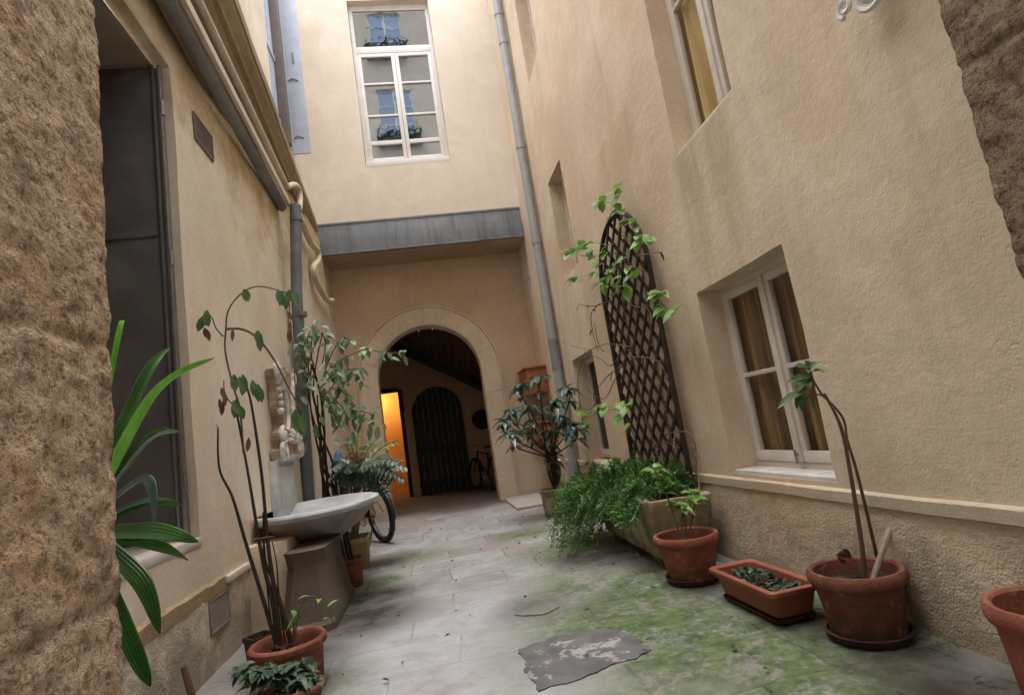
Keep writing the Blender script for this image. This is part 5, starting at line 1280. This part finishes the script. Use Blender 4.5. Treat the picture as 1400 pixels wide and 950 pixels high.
for mid, tip, w, m_, ym, yt, dy in (((210, 545), (294, 489), .135, 'leaf_blade', 2.3, 2.2, 0), ((198, 518), (232, 475), .09, 'leaf_blade_dark', 2.5, 2.6, 0), ((200, 608), (245, 590), .085, 'leaf_blade_pale', 2.25, 2.1, .5), ((196, 600), (240, 592), .07, 'leaf_blade_dark', 2.3, 2.2, -.2),
                                ((196, 655), (212, 716), .07, 'leaf_blade_pale', 2.3, 2.3, 0), ((205, 688), (250, 692), .075, 'leaf_blade_dark', 2.4, 2.4, .2), ((205, 727), (272, 741), .125, 'leaf_blade_dark', 2.25, 2.15, 0), ((210, 745), (258, 766), .085, 'leaf_blade_dark', 2.4, 2.5, 0), ((190, 790), (219, 866), .11, 'leaf_blade_dark', 2.3, 2.3, 0), ((180, 880), (206, 938), .10, 'leaf_blade_dark', 2.3, 2.3, 0), ((180, 690), (232, 683), .05, 'leaf_blade_pale', 2.35, 2.3, 0), ((160, 470), (168, 438), .04, 'leaf_blade', 2.45, 2.5, 0)):
    strap(C_ + rv(.03), at(*mid, y=ym), at(*tip, y=yt), w * .56, M[m_], dy)

# ================================================================== litter on the floor (dry leaves)
bm = bmesh.new()
for k in range(170):
    if k < 60: p = Vector((random.uniform(-1.6, 2.4), random.uniform(3.2, 11), .014))
    elif k < 120: p = Vector((2.45 - abs(random.gauss(0, .3)), random.uniform(2.3, 8), .016))
    else: p = Vector((-1.5 + abs(random.gauss(0, .45)), random.uniform(3.4, 8), .016))
    a = random.uniform(0, 6.28); leaf(bm, p, (math.cos(a), math.sin(a), .15), (0, 0, 1), random.uniform(.02, .06), random.uniform(.012, .03), random.uniform(-.1, .1), .4, 3)
link('fallen_leaves', bm, leafmat('old litter', (.035, .022, .014), (.08, .05, .03), .8, .05), smooth=-1, kind='stuff', label='scattered small dry leaves and crumbs on the paving', cat='leaf litter')
# tufts of weeds along the wall foot, right
bm = bmesh.new()
for (cx, cy, n, h) in ((2.62, 2.95, 18, .10), (2.6, 3.5, 14, .08), (1.95, 6.05, 24, .10), (2.62, 4.5, 16, .10), (1.8, 6.4, 14, .08)):
    for _ in range(n):
        p = Vector((cx + random.gauss(0, .05), cy + random.gauss(0, .12), .0)); leaf(bm, p, Vector((random.uniform(-.7, .3), random.uniform(-.6, .6), 1)), (0, -1, .2), h * random.uniform(.25, .7), .010, .3, .1, 3)
link('wall_weeds', bm, M['leaf_young'], smooth=-1, kind='stuff', label='small weeds growing along the foot of the right wall', cat='weeds')

for grp, obs in (('terracotta pots along the right wall', (t1, t3, t4)), ('drainpipes in the courtyard', (dp, rp)), ('vent grilles on the left wall', [o for o in bpy.data.objects if o.name.startswith('vent_grille')]),
                 ('letterbox racks on the porch wall', [o for o in bpy.data.objects if o.name.startswith('letterbox_rack')]), ('bicycles', [o for o in bpy.data.objects if o.get('category') == 'bicycle']), ('window boxes of the opposite house', [o for o in bpy.data.objects if o.name.startswith('window_box')])):
    for o in obs: o['group'] = grp
# ================================================================== to metres
for me in bpy.data.meshes: me.transform(Matrix.Scale(S, 4))
for o in bpy.data.objects: o.location = o.location * S

# ================================================================== lights, world, camera
def lamp(name, kind, loc, energy, colr, **k):
    l = bpy.data.lights.new(name, kind); l.energy = energy; l.color = colr
    for a, b in k.items(): setattr(l, a, b)
    o = bpy.data.objects.new(name, l); col.objects.link(o); o.location = loc; return o
SUN_EL, SUN_AZ = 87, 180
sun = lamp('sun', 'SUN', (0, 0, 20), 7.0, (1.0, .985, .96), angle=R(100))
sd = Vector((math.sin(R(SUN_AZ)) * math.cos(R(SUN_EL)), math.cos(R(SUN_AZ)) * math.cos(R(SUN_EL)), math.sin(R(SUN_EL))))
sun.rotation_euler = sd.to_track_quat('Z', 'Y').to_euler()
lamp('room_lamp', 'POINT', Vector((-1.7, YB + .8, 3.3)) * S, 34, (1.0, .72, .36), shadow_soft_size=.08)
wd = bpy.data.worlds.new('World'); sc.world = wd; wd.use_nodes = True; nt = wd.node_tree; nt.nodes.clear()
sky = nd(nt, 'ShaderNodeTexSky', sky_type='NISHITA', sun_disc=False, sun_elevation=R(SUN_EL), sun_rotation=R(SUN_AZ), air_density=1.0, dust_density=3.0, ozone_density=1.0)
hs = nd(nt, 'ShaderNodeHueSaturation', {'Saturation': .55, 'Color': sky.outputs[0]})
bg = nd(nt, 'ShaderNodeBackground', {0: hs.outputs[0], 1: .50}); ow = nd(nt, 'ShaderNodeOutputWorld', {0: bg.outputs[0]})

cam = bpy.data.cameras.new('camera'); co = bpy.data.objects.new('camera', cam); col.objects.link(co); sc.camera = co
cam.sensor_fit = 'HORIZONTAL'; cam.sensor_width = 36; cam.lens = 36 * FOC / 1400; cam.clip_start = .05; cam.clip_end = 500
right = Vector((Xc.x, Yc.x, Zc.x)); upv = Vector((Xc.y, Yc.y, Zc.y)); back = -Vector((Xc.z, Yc.z, Zc.z))
m = Matrix((( right.x, upv.x, back.x, 0), (right.y, upv.y, back.y, 0), (right.z, upv.z, back.z, HC * S), (0, 0, 0, 1)))
co.matrix_world = m
sc.view_settings.view_transform = 'Standard'; sc.view_settings.look = 'None'; sc.view_settings.exposure = 0; sc.view_settings.gamma = 1
try:
    sc.cycles.max_bounces = 12; sc.cycles.diffuse_bounces = 5; sc.cycles.glossy_bounces = 3; sc.cycles.transparent_max_bounces = 12; sc.cycles.use_denoising = True; sc.cycles.caustics_reflective = False; sc.cycles.caustics_refractive = False
except Exception: pass
